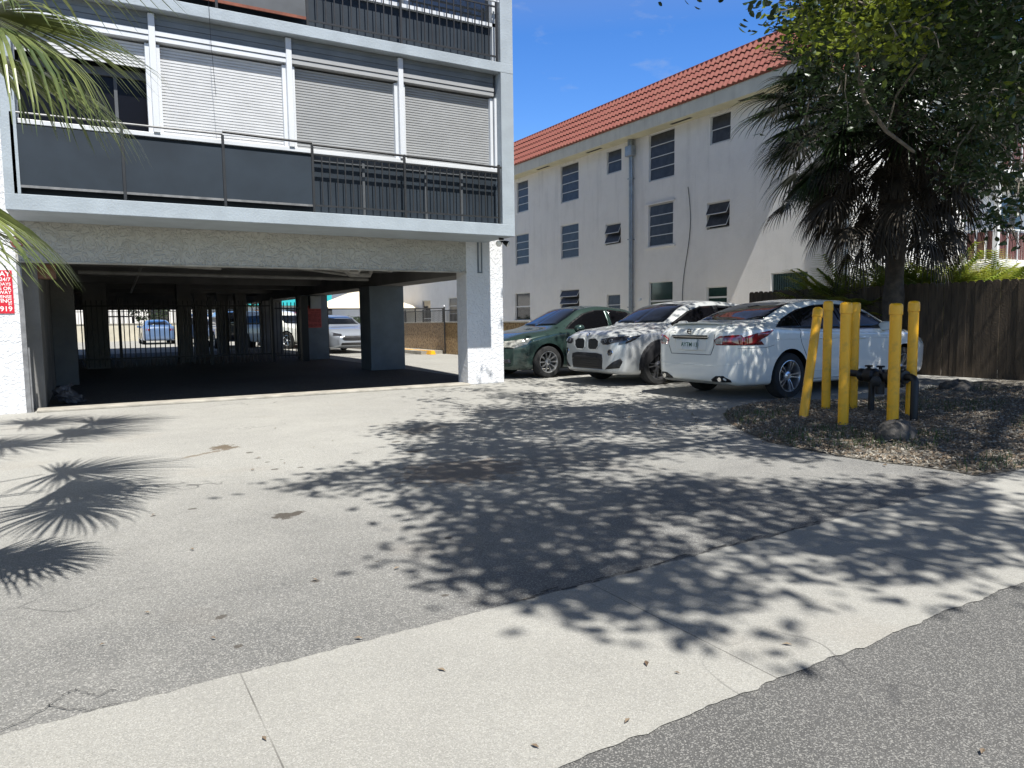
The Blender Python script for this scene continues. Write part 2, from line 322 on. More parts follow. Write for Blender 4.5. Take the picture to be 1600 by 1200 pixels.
bm=bmesh.new(); bm.faces.new([bm.verts.new((p[0],p[1],0)) for p in vpoly])
for k in range(1,90):
    for ax in (0,1):
        c=(5+k*.11,0,0) if ax==0 else (0,2.6+k*.055,0); nn=(1,0,0) if ax==0 else (0,1,0)
        bmesh.ops.bisect_plane(bm,geom=bm.verts[:]+bm.edges[:]+bm.faces[:],plane_co=c,plane_no=nn)
def vh(x,y):
    e=edge_dist(x,y,vpoly)
    return .006+min(e,.3)*.06+(.022*(math.sin(x*5.1+y*3)+math.sin(y*7.3-x*2.2))*.5+.012*math.sin(x*17+y*11)*math.sin(y*23-x*5))*min(1,e*3)
for v in bm.verts: v.co.z=vh(v.co.x,v.co.y)
me=bpy.data.meshes.new('verge_soil'); bm.to_mesh(me); bm.free(); me.materials.append(soilm); me.shade_smooth(); ob=bpy.data.objects.new('verge_soil',me); COL.objects.link(ob); ob['kind']='structure'
def scatter_leaves(n,m,name,label,size=(.02,.055),grass=False,chips=False):
    b=MB(); k=0
    while k<n:
        x=random.uniform(5.4,12.5); y=random.uniform(2.7,7)
        if random.random()>math.exp(-(x-5.6)*.17): continue
        if not inpoly(x,y,vpoly):
            if random.random()>.02 or grass: continue
            z=.008
        else: z=vh(x,y)+.004
        if grass and (math.sin(x*2.1+1)+math.sin(y*3.3+x))<.35: continue
        k+=1; a=random.uniform(0,6.28)
        if grass:
            h=random.uniform(.03,.09); dx,dy=random.uniform(-.04,.04),random.uniform(-.04,.04); c,s_=math.cos(a)*.004,math.sin(a)*.004
            b.add([(x-c,y-s_,z-.01),(x+c,y+s_,z-.01),(x+dx*.5+c*.7,y+dy*.5+s_*.7,z+h*.6),(x+dx*.5-c*.7,y+dy*.5-s_*.7,z+h*.6),(x+dx,y+dy,z+h)],[(0,1,2,3),(3,2,4)])
        else:
            l=random.uniform(*size); w_=l*random.uniform(.3,.6); rt=Matrix.Rotation(a,3,'Z')@Matrix.Rotation(random.uniform(-.6,.6),3,'X')@Matrix.Rotation(random.uniform(-.4,.4),3,'Y')
            cz=random.uniform(.002,.015)
            P=[Vector(q) for q in ((-l/2,0,0),(0,-w_/2,cz),(l/2,0,0),(0,w_/2,cz))]
            b.add([tuple(rt@q+Vector((x,y,z+.006))) for q in P],[(0,1,2,3)])
    o=b.build(name,m); o['kind']='stuff'; tag(o,label,'ground cover'); return o
scatter_leaves(14000,litterm,'leaf_litter','brown fallen leaves scattered over the verge around the yellow bollards')
scatter_leaves(8000,litter2,'pale_mulch','pale dry leaf and mulch flakes lying over the verge soil',(.012,.045))
scatter_leaves(1800,grassm,'grass','sparse green grass blades growing through the leafy verge',grass=True)
# a few leaves lying on the paving
lv=MB()
for px,py in ((492,908),(240,806),(413,1158),(836,1170),(1058,1055),(690,1050),(1535,1178),(160,1010),(820,940),(1010,1040),(560,1000),(405,716),(395,735),(445,725),(230,960),(620,890),(333,1000),(980,1130),(1230,1010),(300,860),(520,690),(550,720),(490,700),(430,670)):
    gx,gy=G(px,py); a=random.uniform(0,6.28); l=random.uniform(.008,.018)*(1+gy*.12); rt=Matrix.Rotation(a,3,'Z')
    lv.add([tuple(rt@Vector(q)+Vector((gx,gy,.009))) for q in ((-l,0,0),(0,-l*.4,.004),(l,0,0),(0,l*.4,.004))],[(0,1,2,3)])
o=lv.build('fallen_leaves',litterm); o['kind']='stuff'; tag(o,'tiny brown leaves scattered over the open paving','leaves')
# ---------------------------------------------------------------- grey apartment building
YC=12.05; YF=10.94; XB=6.52
gb=thing('apartment_building',(3,12.5,0),'grey apartment block with covered parking level, roller shutters and dark balcony railings','building')
b=MB()
b.box(-7,-.72,YC,YC+.4,0,14)                      # stucco wall left of the opening
b.build('front_wall',st_col,gb)
MB().box(6.13,6.9,YC,YC+.42,0,2.72).build('corner_column',st_col,gb,bevel=.012)
MB().box(-.72,6.13,YC+.004,YC+.40,2.085,2.64).build('front_beam',st_gray,gb)
MB().box(-.72,6.13,YC-.006,YC+.004,2.06,2.085).build('drip_edge',curbm,gb)
# body above the parking level
b=MB(); b.box(-7,6.9,YC+.42,34,2.64,14); b.box(6.52,6.9,YC,YC+.42,2.72,14); b.build('upper_storeys',st_paint,gb)
# side beams and interior columns
b=MB()
b.box(6.2,6.9,YC+.42,34.6,2.05,2.636); b.box(-.9,-.5,YC+.42,34.6,2.15,2.636); b.box(-.5,6.2,34,34.6,1.8,2.636)
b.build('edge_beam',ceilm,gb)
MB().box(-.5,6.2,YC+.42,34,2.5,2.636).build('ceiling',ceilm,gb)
b=MB()
for y in (15.5,18.6,21.7,24.8,28,31): b.box(-.5,6.2,y,y+.3,2.28,2.5)
b.build('ceiling_beam',ceilm,gb)
for (x0,x1,y0,y1) in ((6.02,6.9,17.0,17.75),(6.0,6.84,23.3,24.0),(.05,.62,22.9,23.5),(2.55,2.95,24.5,25.0),(3.5,3.9,28.2,28.7),(4.6,5.0,30.5,31),(5.2,5.6,30,30.6),(-.5,-.1,17,17.6),(6.1,6.85,29.5,30.2)):
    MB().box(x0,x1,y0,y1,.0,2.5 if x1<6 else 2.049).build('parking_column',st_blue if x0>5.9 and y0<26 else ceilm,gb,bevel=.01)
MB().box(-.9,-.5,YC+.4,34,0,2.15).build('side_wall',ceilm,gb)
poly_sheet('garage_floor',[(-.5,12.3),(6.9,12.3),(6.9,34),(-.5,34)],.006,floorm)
MB().box(-.60,6.12,11.93,12.3,.0,.035).build('threshold',curbm,gb,bevel=.008)
b=MB(); b.box(-.718,-.66,YC-.02,YC+.06,0,2.05); b.box(-.655,-.635,YC-.01,YC+.02,.0,.9)
b.build('door_guide',railg,gb)
# balcony slabs, side fins
for (z0,z1) in ((2.62,2.82),(5.32,5.48),(8.0,8.17)):
    MB().box(-.72,XB,YF,YC,z0,z1).build('balcony_slab',st_paint,gb,bevel=.008)
MB().box(6.28,XB-.003,YF+.003,YC,2.82,5.32).box(6.28,XB-.003,YF+.003,YC,5.48,8.0).build('side_fin',st_paint,gb)
MB().box(-.717,-.55,YF+.003,YC,2.82,5.32).box(-.717,-.55,YF+.003,YC,5.48,8.0).build('side_fin',st_paint,gb)
# middle floor: enclosure with four roller shutters
ENY=YF+.15
MB().box(-.55,6.28,ENY+.05,ENY+.09,2.82,3.70).build('knee_panel',panelm,gb)
MB().box(-.55,6.28,ENY-.02,ENY+.12,3.70,3.76).build('bottom_track',white_al,gb,bevel=.005)
xs=[-.62,1.02,2.81,4.54,6.26]
for i in range(4):
    x0,x1=xs[i]+.04,xs[i+1]-.04
    z0=3.78 if i else 4.62
    bx=MB()
    for k in range(2): bx.box(x0,x1,ENY-.012*(k%2)-.0,ENY+.2,4.96+k*.07,5.02+k*.07)
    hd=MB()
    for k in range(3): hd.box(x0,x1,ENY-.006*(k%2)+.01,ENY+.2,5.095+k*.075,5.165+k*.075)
    hd.build('painted_shade_ridge',mat('painted_shade_grey',(.17,.19,.20),.6,var=.2,vscale=3,world=True),gb)  # upper shutter box ridges painted darker to deepen the shade under the slab
    bx.build('shutter_box',white_al if i<2 else shut_b,gb)
    c=MB(); pitch=.040; z=z0
    while z<4.93:                                   # corrugated slat curtain
        c.box(x0+.05,x1-.05,ENY+.105,ENY+.125,z,z+pitch-.012); z+=pitch
    c.box(x0+.05,x1-.05,ENY+.118,ENY+.13,z0,4.93)
    c.build('roller_shutter',shut_a if i<2 else shut_b,gb)
    for xa in (x0,x1-.05): MB().box(xa,xa+.05,ENY+.04,ENY+.13,3.76,4.93).build('shutter_rail',white_al,gb)
for x in xs[1:4]: MB().box(x-.04,x+.04,ENY-.04,ENY+.14,3.76,5.30).build('mullion',white_al,gb,bevel=.006)
MB().box(6.235,6.275,ENY-.0,ENY+.14,3.76,4.93).build('mullion',white_al,gb)
MB().box(-.55,6.28,ENY+.6,ENY+.64,3.0,5.3).build('inner_wall',panelm,gb)
b=MB(); b.box(-.5,1.1,ENY+.3,ENY+.32,3.8,4.62); b.build('window_pane',mat('inner_glass',(.004,.004,.006),.3,spec=.2),gb)
b=MB(); b.box(.55,.59,ENY+.27,ENY+.3,3.76,4.7); b.box(-.5,1.08,ENY+.26,ENY+.3,4.5,4.6); b.build('inner_frame',panel2,gb)
# middle railing
RY=YF+.02
b=MB(); b.tube([(-.7,RY,3.80),(1.83,RY,3.81)],.014); b.build('handrail',railg,gb,smooth=True)
b=MB(); b.tube([(1.83,RY,3.84),(3.07,RY,3.82)],.018); b.tube([(3.07,RY,3.80),(6.27,RY,3.76)],.018); b.build('handrail',railm,gb,smooth=True)
for x in (-.6,.59,1.83,3.07,4.52,6.22): MB().box(x-.017,x+.017,RY-.017,RY+.017,2.82,3.80).build('railing_post',railm,gb)
for x0,x1 in ((-.6,.59),(.59,1.83),(1.83,3.07)):
    MB().box(x0+.02,x1-.02,RY-.004,RY+.008,2.93,3.62 if x0>.5 else 3.66).build('railing_panel',panelm,gb)
    MB().box(x0+.02,x1-.02,RY-.012,RY+.004,2.90,2.93).build('panel_trim',railg,gb)
def pickets(x0,x1,z0,z1,name='railing_bars',dx=.118,r=.008):
    n=int(round((x1-x0)/dx)); c=MB()
    for k in range(1,n): xx=x0+(x1-x0)*k/n; c.box(xx-r,xx+r,RY-r,RY+r,z0,z1)
    c.box(x0,x1,RY-.012,RY+.012,z0-.01,z0+.015); c.box(x0,x1,RY-.012,RY+.012,z1-.01,z1+.012)
    c.build(name,railm,gb)
pickets(3.09,4.50,2.92,3.66); pickets(4.54,6.20,2.92,3.66)
b=MB()
for x in (3.9,4.95,5.6): b.box(x-.02,x+.02,ENY+.02,ENY+.05,2.82,3.70)
b.box(3.1,6.28,ENY+.03,ENY+.05,3.6,3.70); b.build('panel_batten',panel2,gb)
# upper floor
MB().box(-.55,6.28,ENY+.05,ENY+.09,5.48,6.1).build('knee_panel',panelm,gb)
MB().box(3.1,6.28,ENY+.1,ENY+.12,6.1,8.0).build('window_pane',darkglass,gb)
MB().box(-.55,6.28,ENY-.02,ENY+.14,6.08,6.14).build('bottom_track',white_al,gb)
MB().box(4.62,4.70,ENY-.02,ENY+.14,6.14,8).build('mullion',white_al,gb)
MB().box(6.2,6.27,ENY-.02,ENY+.14,5.48,8).build('mullion',white_al,gb)
pickets(3.09,4.50,5.56,6.36,dx=.125); pickets(4.54,6.20,5.56,6.36,dx=.125)
for x in (1.83,3.07,4.52,6.22): MB().box(x-.017,x+.017,RY-.017,RY+.017,5.48,6.5).build('railing_post',railm,gb)
MB().tube([(3.07,RY,6.47),(6.27,RY,6.45)],.02).build('handrail',white_al,gb,smooth=True)
for x0,x1 in ((-.6,1.83),(1.83,3.07)):
    MB().box(x0+.02,x1-.02,RY-.004,RY+.01,5.60,6.5).build('railing_panel',panel2,gb)
    MB().box(x0+.02,x1-.02,RY-.014,RY+.004,5.56,5.60).build('panel_trim',rustm,gb)
MB().box(-.55,3.1,ENY+.1,ENY+.14,6.1,8.0).build('roller_shutter',shut_b,gb)
# ceiling plumbing
pp=thing('ceiling_pipes',(3,14,2.2),'grey drain pipes with elbows slung below the parking ceiling','pipes')
for pts,r in (([(-.4,14.2,2.3),(2.2,14.6,2.22),(2.3,14.62,2.22)],.035),([(-.4,13.4,2.38),(3.0,14.2,2.3),(5.2,16.2,2.25)],.03),([(4.0,14.4,2.28),(4.6,14.4,2.22),(4.75,14.5,2.14),(5.15,14.5,2.14),(5.2,14.5,2.28)],.05),([(4.9,13.9,2.26),(5.4,13.9,2.22),(5.5,13.95,2.30),(5.5,14.2,2.42)],.055),([(4.35,13.6,2.42),(4.35,13.6,2.20),(4.45,13.6,2.13),(4.6,13.6,2.13),(4.66,13.6,2.22)],.04),([(0,17,2.25),(6,17,2.2)],.04),([(1,14,2.35),(1.4,26,2.2)],.03)):
    MB().tube(pts,r,10).build('pipe',mat('pipe_white',(.45,.44,.41),.6,var=.3,vscale=4),pp,smooth=True)
bx=thing('wooden_box',(-.42,12.55,1.95),'brown wooden box fixed high in the garage corner beside the left column','box')
MB().box(-.6,-.28,12.46,12.7,1.87,2.06).build('box_body',mat('box_wood',(.20,.10,.06),.8,var=.4,vscale=9),bx,bevel=.005)
MB().box(-.61,-.27,12.455,12.46,2.03,2.07).build('box_lid',mat('box_wood',(.20,.10,.06),.8),bx)
# flood lamp on the soffit corner
fl=thing('flood_lamp',(6.55,10.98+.1,2.6),'twin head flood lamp under the balcony corner above the white column','lamp')
fl.location=(6.42,11.25,2.62)
MB().lathe([(.045,0),(.045,-.03),(.02,-.035)],16).build('base_plate',blackm,fl,local=True,smooth=True)
for s_ in (-1,1):
    d=Vector((.75*s_,-.6,-.45)).normalized(); q=d.to_track_quat('Z','Y').to_matrix().to_4x4(); q.translation=Vector((0,0,-.05))
    hd=MB().lathe([(.012,0),(.016,.03),(.03,.05),(.052,.12),(.055,.13)],18,q).build('lamp_head',blackm,fl,local=True,smooth=True)
    MB().lathe([(.05,.131),(.035,.145),(.005,.152)],18,q).build('bulb',mat('bulb_glass',(.75,.74,.7),.15),hd,local=True,smooth=True)
cd=thing('cable_conduit',(6.46,12.04,2.1),'thin grey conduit fixed down the face of the corner column','conduit')
MB().box(6.36,6.385,YC-.02,YC,2.08,2.62).box(6.44,6.455,YC-.02,YC,2.08,2.62).box(6.36,6.455,YC-.02,YC,2.06,2.08).build('conduit_pipe',st_blue,cd)
wr_=thing('hanging_wire',(1.72,10.9,6.3),'thin dark wire hanging from the upper balcony over the shutters','wire')
MB().tube([(1.72,10.9,6.4),(1.725,10.9,5.4),(1.73,10.905,5.0),(1.76,10.9,4.3)],.003,5).build('wire_strand',blackm,wr_)
# tow sign (partly out of frame), round fire sign, faded sign in garage
TX=Matrix.Rotation(R(90),4,'X')
def tow_sign(loc,bg_m,fg_m,label,scale=1.):
    t=thing('tow_away_sign',loc,label,'sign')
    k=scale; w_=.46*k; h=.58*k
    MB().box(-w_,0,-.008,0,0,h).build('plate',bg_m,t,local=True)
    rows=[('TOW-AWAY',.50,.075),('ZONE  24/7',.435,.055),('ALL DAYS',.375,.046),('VEHICLES OR',.315,.05),('TOWED AWAY',.262,.05),('OWNER EXPENSE',.205,.046),('TOWING',.145,.058),('BY',.11,.03),('305-5919',.03,.075)]
    rows[4]=('TOWED AWAY',.262,.05)
    c=MB()
    for tx,z,s_ in rows:
        m=Matrix.Translation((-.02*k,-.0095,z*k))@TX
        q=text_mb(tx,s_*k*1.25,m,'RIGHT'); c.add(q.v,q.f)
    c.build('lettering',fg_m,t,local=True)
    return t
tow_sign((-.775,YC-.004,1.37),redsign,whitesign,'red tow away sign with white lettering on the left white column')
tow_sign((6.62,23.28,1.02),fadedsign,mat('sign_dark_red',(.10,.01,.01),.7),'faded red notice on the grey column inside the parking level',1.2)
fs=thing('round_sign',(-.69,YC-.005,2.33),'small round dark red sign on the beam corner by the palm fronds','sign')
MB().lathe([(.075,0),(.075,.008)],28,TX.copy()).build('disc',mat('dark_red_sign',(.30,.02,.02),.5,var=.3,vscale=20),fs,local=True)
c=MB()
for k in (-.03,0,.03):
    mm_=Matrix.Rotation(R(35),4,'Y'); c.box(-.055,.055,-.0105,-.0085,k-.005,k+.005,mm_)
c.build('stripes',whitesign,fs,local=True)
eb=thing('electric_box',(6.45,23.2,1.6),'grey electrical box on the garage column above the faded notice','electric box')
MB().box(6.25,6.6,23.15,23.3,1.62,2.02).build('enclosure',mat('box_grey',(.3,.32,.33),.5,var=.2),eb,bevel=.01)
MB().box(6.27,6.58,23.14,23.15,1.64,2.0).build('box_door',mat('box_grey',(.3,.32,.33),.5),eb)
# trash bag
tb=thing('rubbish_bag',G(100,618)+(0,),'crumpled grey plastic bag on the garage floor by the left wall','bag')
tb.location=(-.22,12.95,.01)
c=MB(); NN=28
for i in range(NN//2+1):
    th=math.pi*i/(NN//2)
    for j in range(NN):
        ph=2*math.pi*j/NN; rr=1+.14*math.sin(5*ph+th*4)+.10*math.sin(9*th+3*ph)+random.uniform(-.06,.06)
        c.v.append((.2*rr*math.sin(th)*math.cos(ph),.15*rr*math.sin(th)*math.sin(ph),max(0,.10+.12*rr*math.cos(th)-.06*(math.cos(ph)))))
for i in range(NN//2):
    for j in range(NN): c.f.append((i*NN+j,i*NN+(j+1)%NN,(i+1)*NN+(j+1)%NN,(i+1)*NN+j))
c.build('bag_body',mat('bag_plastic',(.05,.052,.06),.45),tb,local=True)
MB().tube([(0,0,.2),(.01,0,.26),(.05,.01,.30)],[.03,.015,.035],8).build('knot',mat('bag_plastic',(.05,.052,.06),.45),tb,local=True)
# iron picket fence across the garage, leaf of gate
ig=thing('iron_gate_fence',(2.5,22.6,0),'black iron picket fence crossing the covered parking with a gate leaf','fence')
c=MB(); x=-.5
while x<4.9: c.box(x-.013,x+.013,22.6,22.626,.05,1.85); x+=.125
c.build('picket_panel',blackm,ig)
MB().box(-.5,4.9,22.59,22.635,1.68,1.72).box(-.5,4.9,22.59,22.635,.25,.29).build('rail',blackm,ig)
for x in (-.48,.9,3.2,4.95): MB().box(x-.035,x+.035,22.57,22.65,0,1.95).build('post',blackm,ig)
g2=MB()
for k in range(7): x=5.05+k*.11; g2.box(x-.012,x+.012,22.5,22.524,.12,1.8)
g2.box(5.0,5.75,22.49,22.53,1.60,1.64); g2.box(5.0,5.75,22.49,22.53,.18,.22); g2.build('gate_leaf',blackm,ig)
MB().box(5.78,5.98,22.45,22.7,0,2.0).build('gate_post',blackm,ig)
# chain link fence over to the planter wall
cl=thing('chain_link_fence',(9,23.7,0),'chain link fence closing the side lot between garage column and stone planter','fence')
c=MB(); X0,X1,Z1=6.9,11.15,1.62; p=.075; rad=.0022
k=-int(Z1/p)
while X0+k*p<X1:
    for sgn in (1,-1):
        xa=X0+k*p; xb=xa+Z1
        za,zb=(.05,Z1) if sgn==1 else (Z1,.05)
        # clip to the panel
        def pt(t): return (xa+(xb-xa)*t,23.7,za+(zb-za)*t)
        t0=max(0,(X0-xa)/(xb-xa)); t1=min(1,(X1-xa)/(xb-xa))
        if t1>t0: c.tube([pt(t0),pt(t1)],rad,3,False)
    k+=1
c.build('wire_mesh',mat('wire',(.22,.22,.22),.5,.5),cl)
MB().tube([(6.9,23.7,1.62),(11.15,23.7,1.62)],.018).build('top_rail',blackm,cl)
for x in (6.95,11.15): MB().tube([(x,23.7,0),(x,23.7,1.68)],.028).build('post',blackm,cl)
MB().lathe([(.035,0),(.035,.03),(.01,.06)],12,Matrix.Translation((11.15,23.7,1.68))).build('post_cap',white_al,cl)
# planter wall with railing on top
pw=thing('planter_wall',(11.3,25,0),'low tan coral stone planter wall in front of the white building','wall')
MB().box(11.2,11.5,18.0,33,0,1.10).build('stone_face',coral,pw,bevel=.02)
MB().box(11.17,11.55,18.0,33,1.10,1.14).build('coping',curbm,pw)
MB().box(11.5,18.55,18.0,18.3,0,1.10).build('return_wall',coral,pw)
pf=thing('planter_railing',(11.35,28,1.14),'black picket railing standing on the tan planter wall','railing')
c=MB(); y=22.4
while y<33: c.box(11.33,11.345,y,y+.015,1.15,1.55); y+=.11
c.build('picket_panel',blackm,pf); MB().box(11.32,11.36,22.3,33,1.54,1.57).build('top_rail',blackm,pf)
for y in (22.4,24.2,26,27.8,29.6,31.4): MB().box(11.31,11.37,y-.03,y+.03,1.14,1.62).build('post',blackm,pf)
for i,y in enumerate((24.3,26.2)):
    t=thing('parking_block',(10.6,y,0),('yellow concrete parking block nearest the chain link fence post','yellow concrete parking block farther behind the chain link fence')[i],'parking block','parking blocks by the planter')
    MB().add([(-.1,-.8,0),(.1,-.8,0),(.06,-.8,.14),(-.06,-.8,.14),(-.1,.8,0),(.1,.8,0),(.06,.8,.14),(-.06,.8,.14)],[(0,1,2,3),(7,6,5,4),(0,4,5,1),(1,5,6,2),(2,6,7,3),(3,7,4,0)]).build('block',yellow,t,local=True,bevel=.01)
sc=MB().box(10.3,11.17,23.9,33,0,.12).build('kerb',curbm); sc['kind']='structure'
# ---------------------------------------------------------------- white building
XW=18.6; YE=12.95
wb=thing('white_apartment_building',(22,20,0),'white three storey apartment building with red tiled mansard roof and louvre windows','building')
WIN={'a3':(31.0,29.96,6.34,7.82,4),'b3':(27.22,25.87,6.28,7.89,4),'c3':(23.93,23.0,6.95,7.87,2),'d3':(21.39,20.02,6.24,7.96,4),'e3':(18.3,17.4,6.95,7.9,2),
'a2':(31.2,29.95,3.84,5.31,4),'b2':(27.25,25.89,3.84,5.31,4),'c2':(24.02,23.04,4.15,4.98,2),'d2':(21.41,20.07,3.84,5.38,4),'e2':(18.41,17.4,4.16,5.04,2),
'a1':(31.3,29.89,1.16,2.48,0),'b1':(27.29,25.87,1.16,2.48,4),'c1':(23.95,23.08,1.3,2.16,2),'d1':(21.36,20.07,1.1,2.53,0),'e1':(18.4,17.47,1.5,2.22,0),'f1':(15.67,14.34,1.1,2.53,0),
'g1':(38.9,37.6,1.1,2.5,3),'h1':(42.8,41.5,.2,2.45,0),'g2':(38.9,37.6,3.84,5.3,3)}
holes=[(v[1],v[0],v[2],v[3]) for v in WIN.values()]
ys=sorted({YE,62.}|{h[0] for h in holes}|{h[1] for h in holes}); zs=sorted({0.,7.98}|{h[2] for h in holes}|{h[3] for h in holes})
c=MB()
for i in range(len(ys)-1):
    for j in range(len(zs)-1):
        cy,cz=(ys[i]+ys[i+1])/2,(zs[j]+zs[j+1])/2
        if any(h[0]<cy<h[1] and h[2]<cz<h[3] for h in holes): continue
        c.add([(XW,ys[i],zs[j]),(XW,ys[i],zs[j+1]),(XW,ys[i+1],zs[j+1]),(XW,ys[i+1],zs[j])],[(0,1,2,3)])
for (a,bb,z0,z1) in holes:
    X2=XW+.14
    c.add([(XW,a,z0),(X2,a,z0),(X2,bb,z0),(XW,bb,z0),(XW,a,z1),(X2,a,z1),(X2,bb,z1),(XW,bb,z1)],[(0,1,2,3),(7,6,5,4),(0,4,5,1),(3,2,6,7)])
c.box(XW+.2,60,YE,YE+.2,0,7.98); c.box(XW+.0,XW+.2,YE,YE+.001,0,7.98)
c.box(XW+.2,60,YE+.2,62,7.9,7.98)
c.build('wall',st_white,wb)
framem=mat('window_frame_white',(.62,.62,.60),.5)
for k,(y1,y0,z0,z1,n) in WIN.items():
    xf=XW+.06
    fr=MB(); t_=.035
    fr.box(xf,xf+.05,y0,y1,z0,z0+t_); fr.box(xf,xf+.05,y0,y1,z1-t_,z1); fr.box(xf,xf+.05,y0,y0+t_,z0+t_,z1-t_); fr.box(xf,xf+.05,y1-t_,y1,z0+t_,z1-t_)
    if n==0: fr.box(xf-.003,xf+.045,y0+t_,y1-t_,(z0+z1)/2-.03,(z0+z1)/2+.03)
    f=fr.build('window_frame',framem,wb)
    if n==0:
        MB().box(xf+.02,xf+.03,y0+t_,y1-t_,z0+t_,z1-t_).build('pane',greenglass if k in('d1','e1','f1') else darkglass,f)
        if k=='f1':
            q=MB(); yy=y0+.06
            while yy<y1-.06: q.box(xf+.012,xf+.018,yy,yy+.045,z0+.04,z1-.05); yy+=.085
            q.build('vertical_blind',mat('blind_dark_green',(.02,.05,.05),.6),f)
    else:
        tilt={'c2':24,'e2':26,'b1':30}.get(k,4); hp=(z1-z0-2*t_)/n
        q=MB(); q2=MB()
        for i in range(n):
            zt=z1-t_-i*hp
            m=Matrix.Translation((xf+.01,0,zt-.01))@Matrix.Rotation(R(tilt),4,'Y')
            q.box(-.004,.004,y0+t_+.015,y1-t_-.015,-hp+.02,0,m); q2.box(-.012,.006,y0+t_+.01,y1-t_-.01,-hp-.008,-hp+.02,m)
            q2.box(-.010,.004,y0+t_,y0+t_+.014,-hp+.02,0,m); q2.box(-.010,.004,y1-t_-.014,y1-t_,-hp+.02,0,m)
        q.build('pane',greyglass,f); q2.build('awning_bar',framem,f)
        MB().box(xf+.045,xf+.05,y0+t_,y1-t_,z0+t_,z1-t_).build('screen',mat('insect_screen',(.05,.05,.055),.8),f)
    if k in('a1','d2','b1','h1'): MB().box(XW-.06,XW+.14,y0-.12,y1+.12,z0-.07,z0).build('sill',st_white,wb)
    if k=='d2': MB().box(XW-.05,XW+.1,y0-.1,y1+.14,z1+.0,z1+.05).build('lintel',st_white,wb)
# eave, fascia, mansard roof of barrel tiles
YR=13.75
MB().box(XW-.6,XW+.2,YR,62,7.98,8.03).build('soffit',soffitm,wb)
MB().box(XW-.63,XW-.6,YR,62,7.97,8.43).build('fascia',fasciam,wb)
c=MB()
for y in (16.3,19.4,24.4,28.2,32): c.box(XW-.35,XW-.22,y-.5,y+.5,7.972,7.979)
c.build('soffit_vent',mat('vent_dark',(.03,.025,.02),.9),wb)
def tiles(y0,y1):
    c=MB(); nc=5; xb,zb=XW-.68,8.40; xt,zt=XW+.05,9.72
    d=Vector((xt-xb,0,zt-zb)); Ls=d.length; d.normalize(); nrm=Vector((-d.z,0,d.x))
    per=.22; ns=7; n=int((y1-y0)/per)*ns
    for k in range(nc):
        s0=Ls*k/nc; s1=Ls*(k+1)/nc+.02; o=len(c.v)
        for i in range(n+1):
            y=y0+i*per/ns; ph=2*math.pi*i/ns; h=.035*(math.cos(ph))+.03
            jt=.006*math.sin(i//ns*12.9+k*7)
            for (s_,e) in ((s0,-.02),(s0,.055+jt),(s1,.01)):
                p=Vector((xb,y,zb))+d*s_+nrm*((h+e) if e>0 else -.02); c.v.append(tuple(p))
        for i in range(n):
            a=o+i*3; c.f.append((a,a+3,a+4,a+1)); c.f.append((a+1,a+4,a+5,a+2))
    return c
tiles(YR,62).build('roof',tilem,wb)
MB().box(XW+.0,60,YR,62,8.03,9.66).build('roof_core',tilem,wb)
MB().box(XW-.02,XW+.2,YR,62,9.66,9.78).build('roof_cap',tilem,wb,bevel=.03)
# downpipe with hopper
dp=thing('downpipe',(18.5,22.35,0),'grey galvanised downpipe with hopper on the white building between windows','pipe')
MB().tube([(18.5,22.3,.1),(18.5,22.3,7.6)],.085,14).build('pipe',pipem,dp,smooth=True)
MB().box(18.34,18.58,22.1,22.5,7.35,7.75).build('hopper',pipem,dp,bevel=.03)
MB().tube([(18.47,22.3,7.7),(18.47,22.3,8.0)],.11,14).build('pipe_neck',pipem,dp,smooth=True)
for z in (1.6,4.2,6.5): MB().box(18.40,18.6,22.2,22.4,z,z+.03).build('bracket',pipem,dp)
cb=thing('wall_cable',(18.58,19.2,3.5),'dark loose cable hanging down the white wall below the top windows','cable')
pts=[]
for i in range(15):
    t=i/14; v=ray(1075+5*math.sin(t*5)-2*t*2,292+t*178); k_=18.58/v[0]; pts.append((18.58,v[1]*k_,CH+v[2]*k_))
MB().tube(pts,.012,5).build('cable_strand',blackm,cb)
# wall lamp
wl=thing('wall_lamp',(18.5,22.0-.3,1.9),'small bare wall lamp beside the downpipe at ground floor','lamp')
MB().lathe([(.05,0),(.05,.03),(.02,.04)],12,Matrix.Rotation(R(-90),4,'Y')).build('lamp_base',white_al,wl,local=True)
MB().lathe([(.02,.04),(.045,.08),(.03,.13),(.005,.15)],12,Matrix.Rotation(R(-120),4,'Y')).build('bulb',whitesign,wl,local=True)
# corner pipe and front balconies
MB().tube([(18.55,13.05,0),(18.55,13.05,7.9)],.05,10).build('corner_pipe',pipem,wb,smooth=True)
MB().box(18.5,18.6,13.40,13.47,0,4.6).build('corner_batten',framem,wb)
for z0 in (2.62,5.42):
    MB().box(24.2,40,11.9,YE,z0,z0+.14).build('balcony_floor',st_white,wb)
    q=MB(); t_=.018
    for x in np.arange(24.25,34,.62): q.box(x-t_,x+t_,11.93,11.97,z0+.14,z0+1.16)
    for y in np.arange(12.25,12.95,.3): q.box(24.23,24.27,y-t_,y+t_,z0+.14,z0+1.16)
    q.box(24.23,34,11.92,11.98,z0+1.14,z0+1.18); q.box(24.22,24.28,11.93,YE,z0+1.14,z0+1.18); q.box(24.23,34,11.93,11.97,z0+.2,z0+.23); q.box(24.23,24.27,11.93,YE,z0+.2,z0+.23)
    q.build('balcony_rail',framem,wb)
    q=MB()
    for x in np.arange(24.35,34,.155): q.box(x,x+.115,11.985,12.0,z0+.25,z0+1.1)
    for y in np.arange(12.02,12.9,.30): q.box(24.28,24.30,y,y+.22,z0+.25,z0+1.1)
    q.build('balcony_slats',brownslat,wb)
for x in (24.25,29): MB().box(x-.07,x+.07,11.9,12.04,0,8).build('balcony_post',framem,wb)
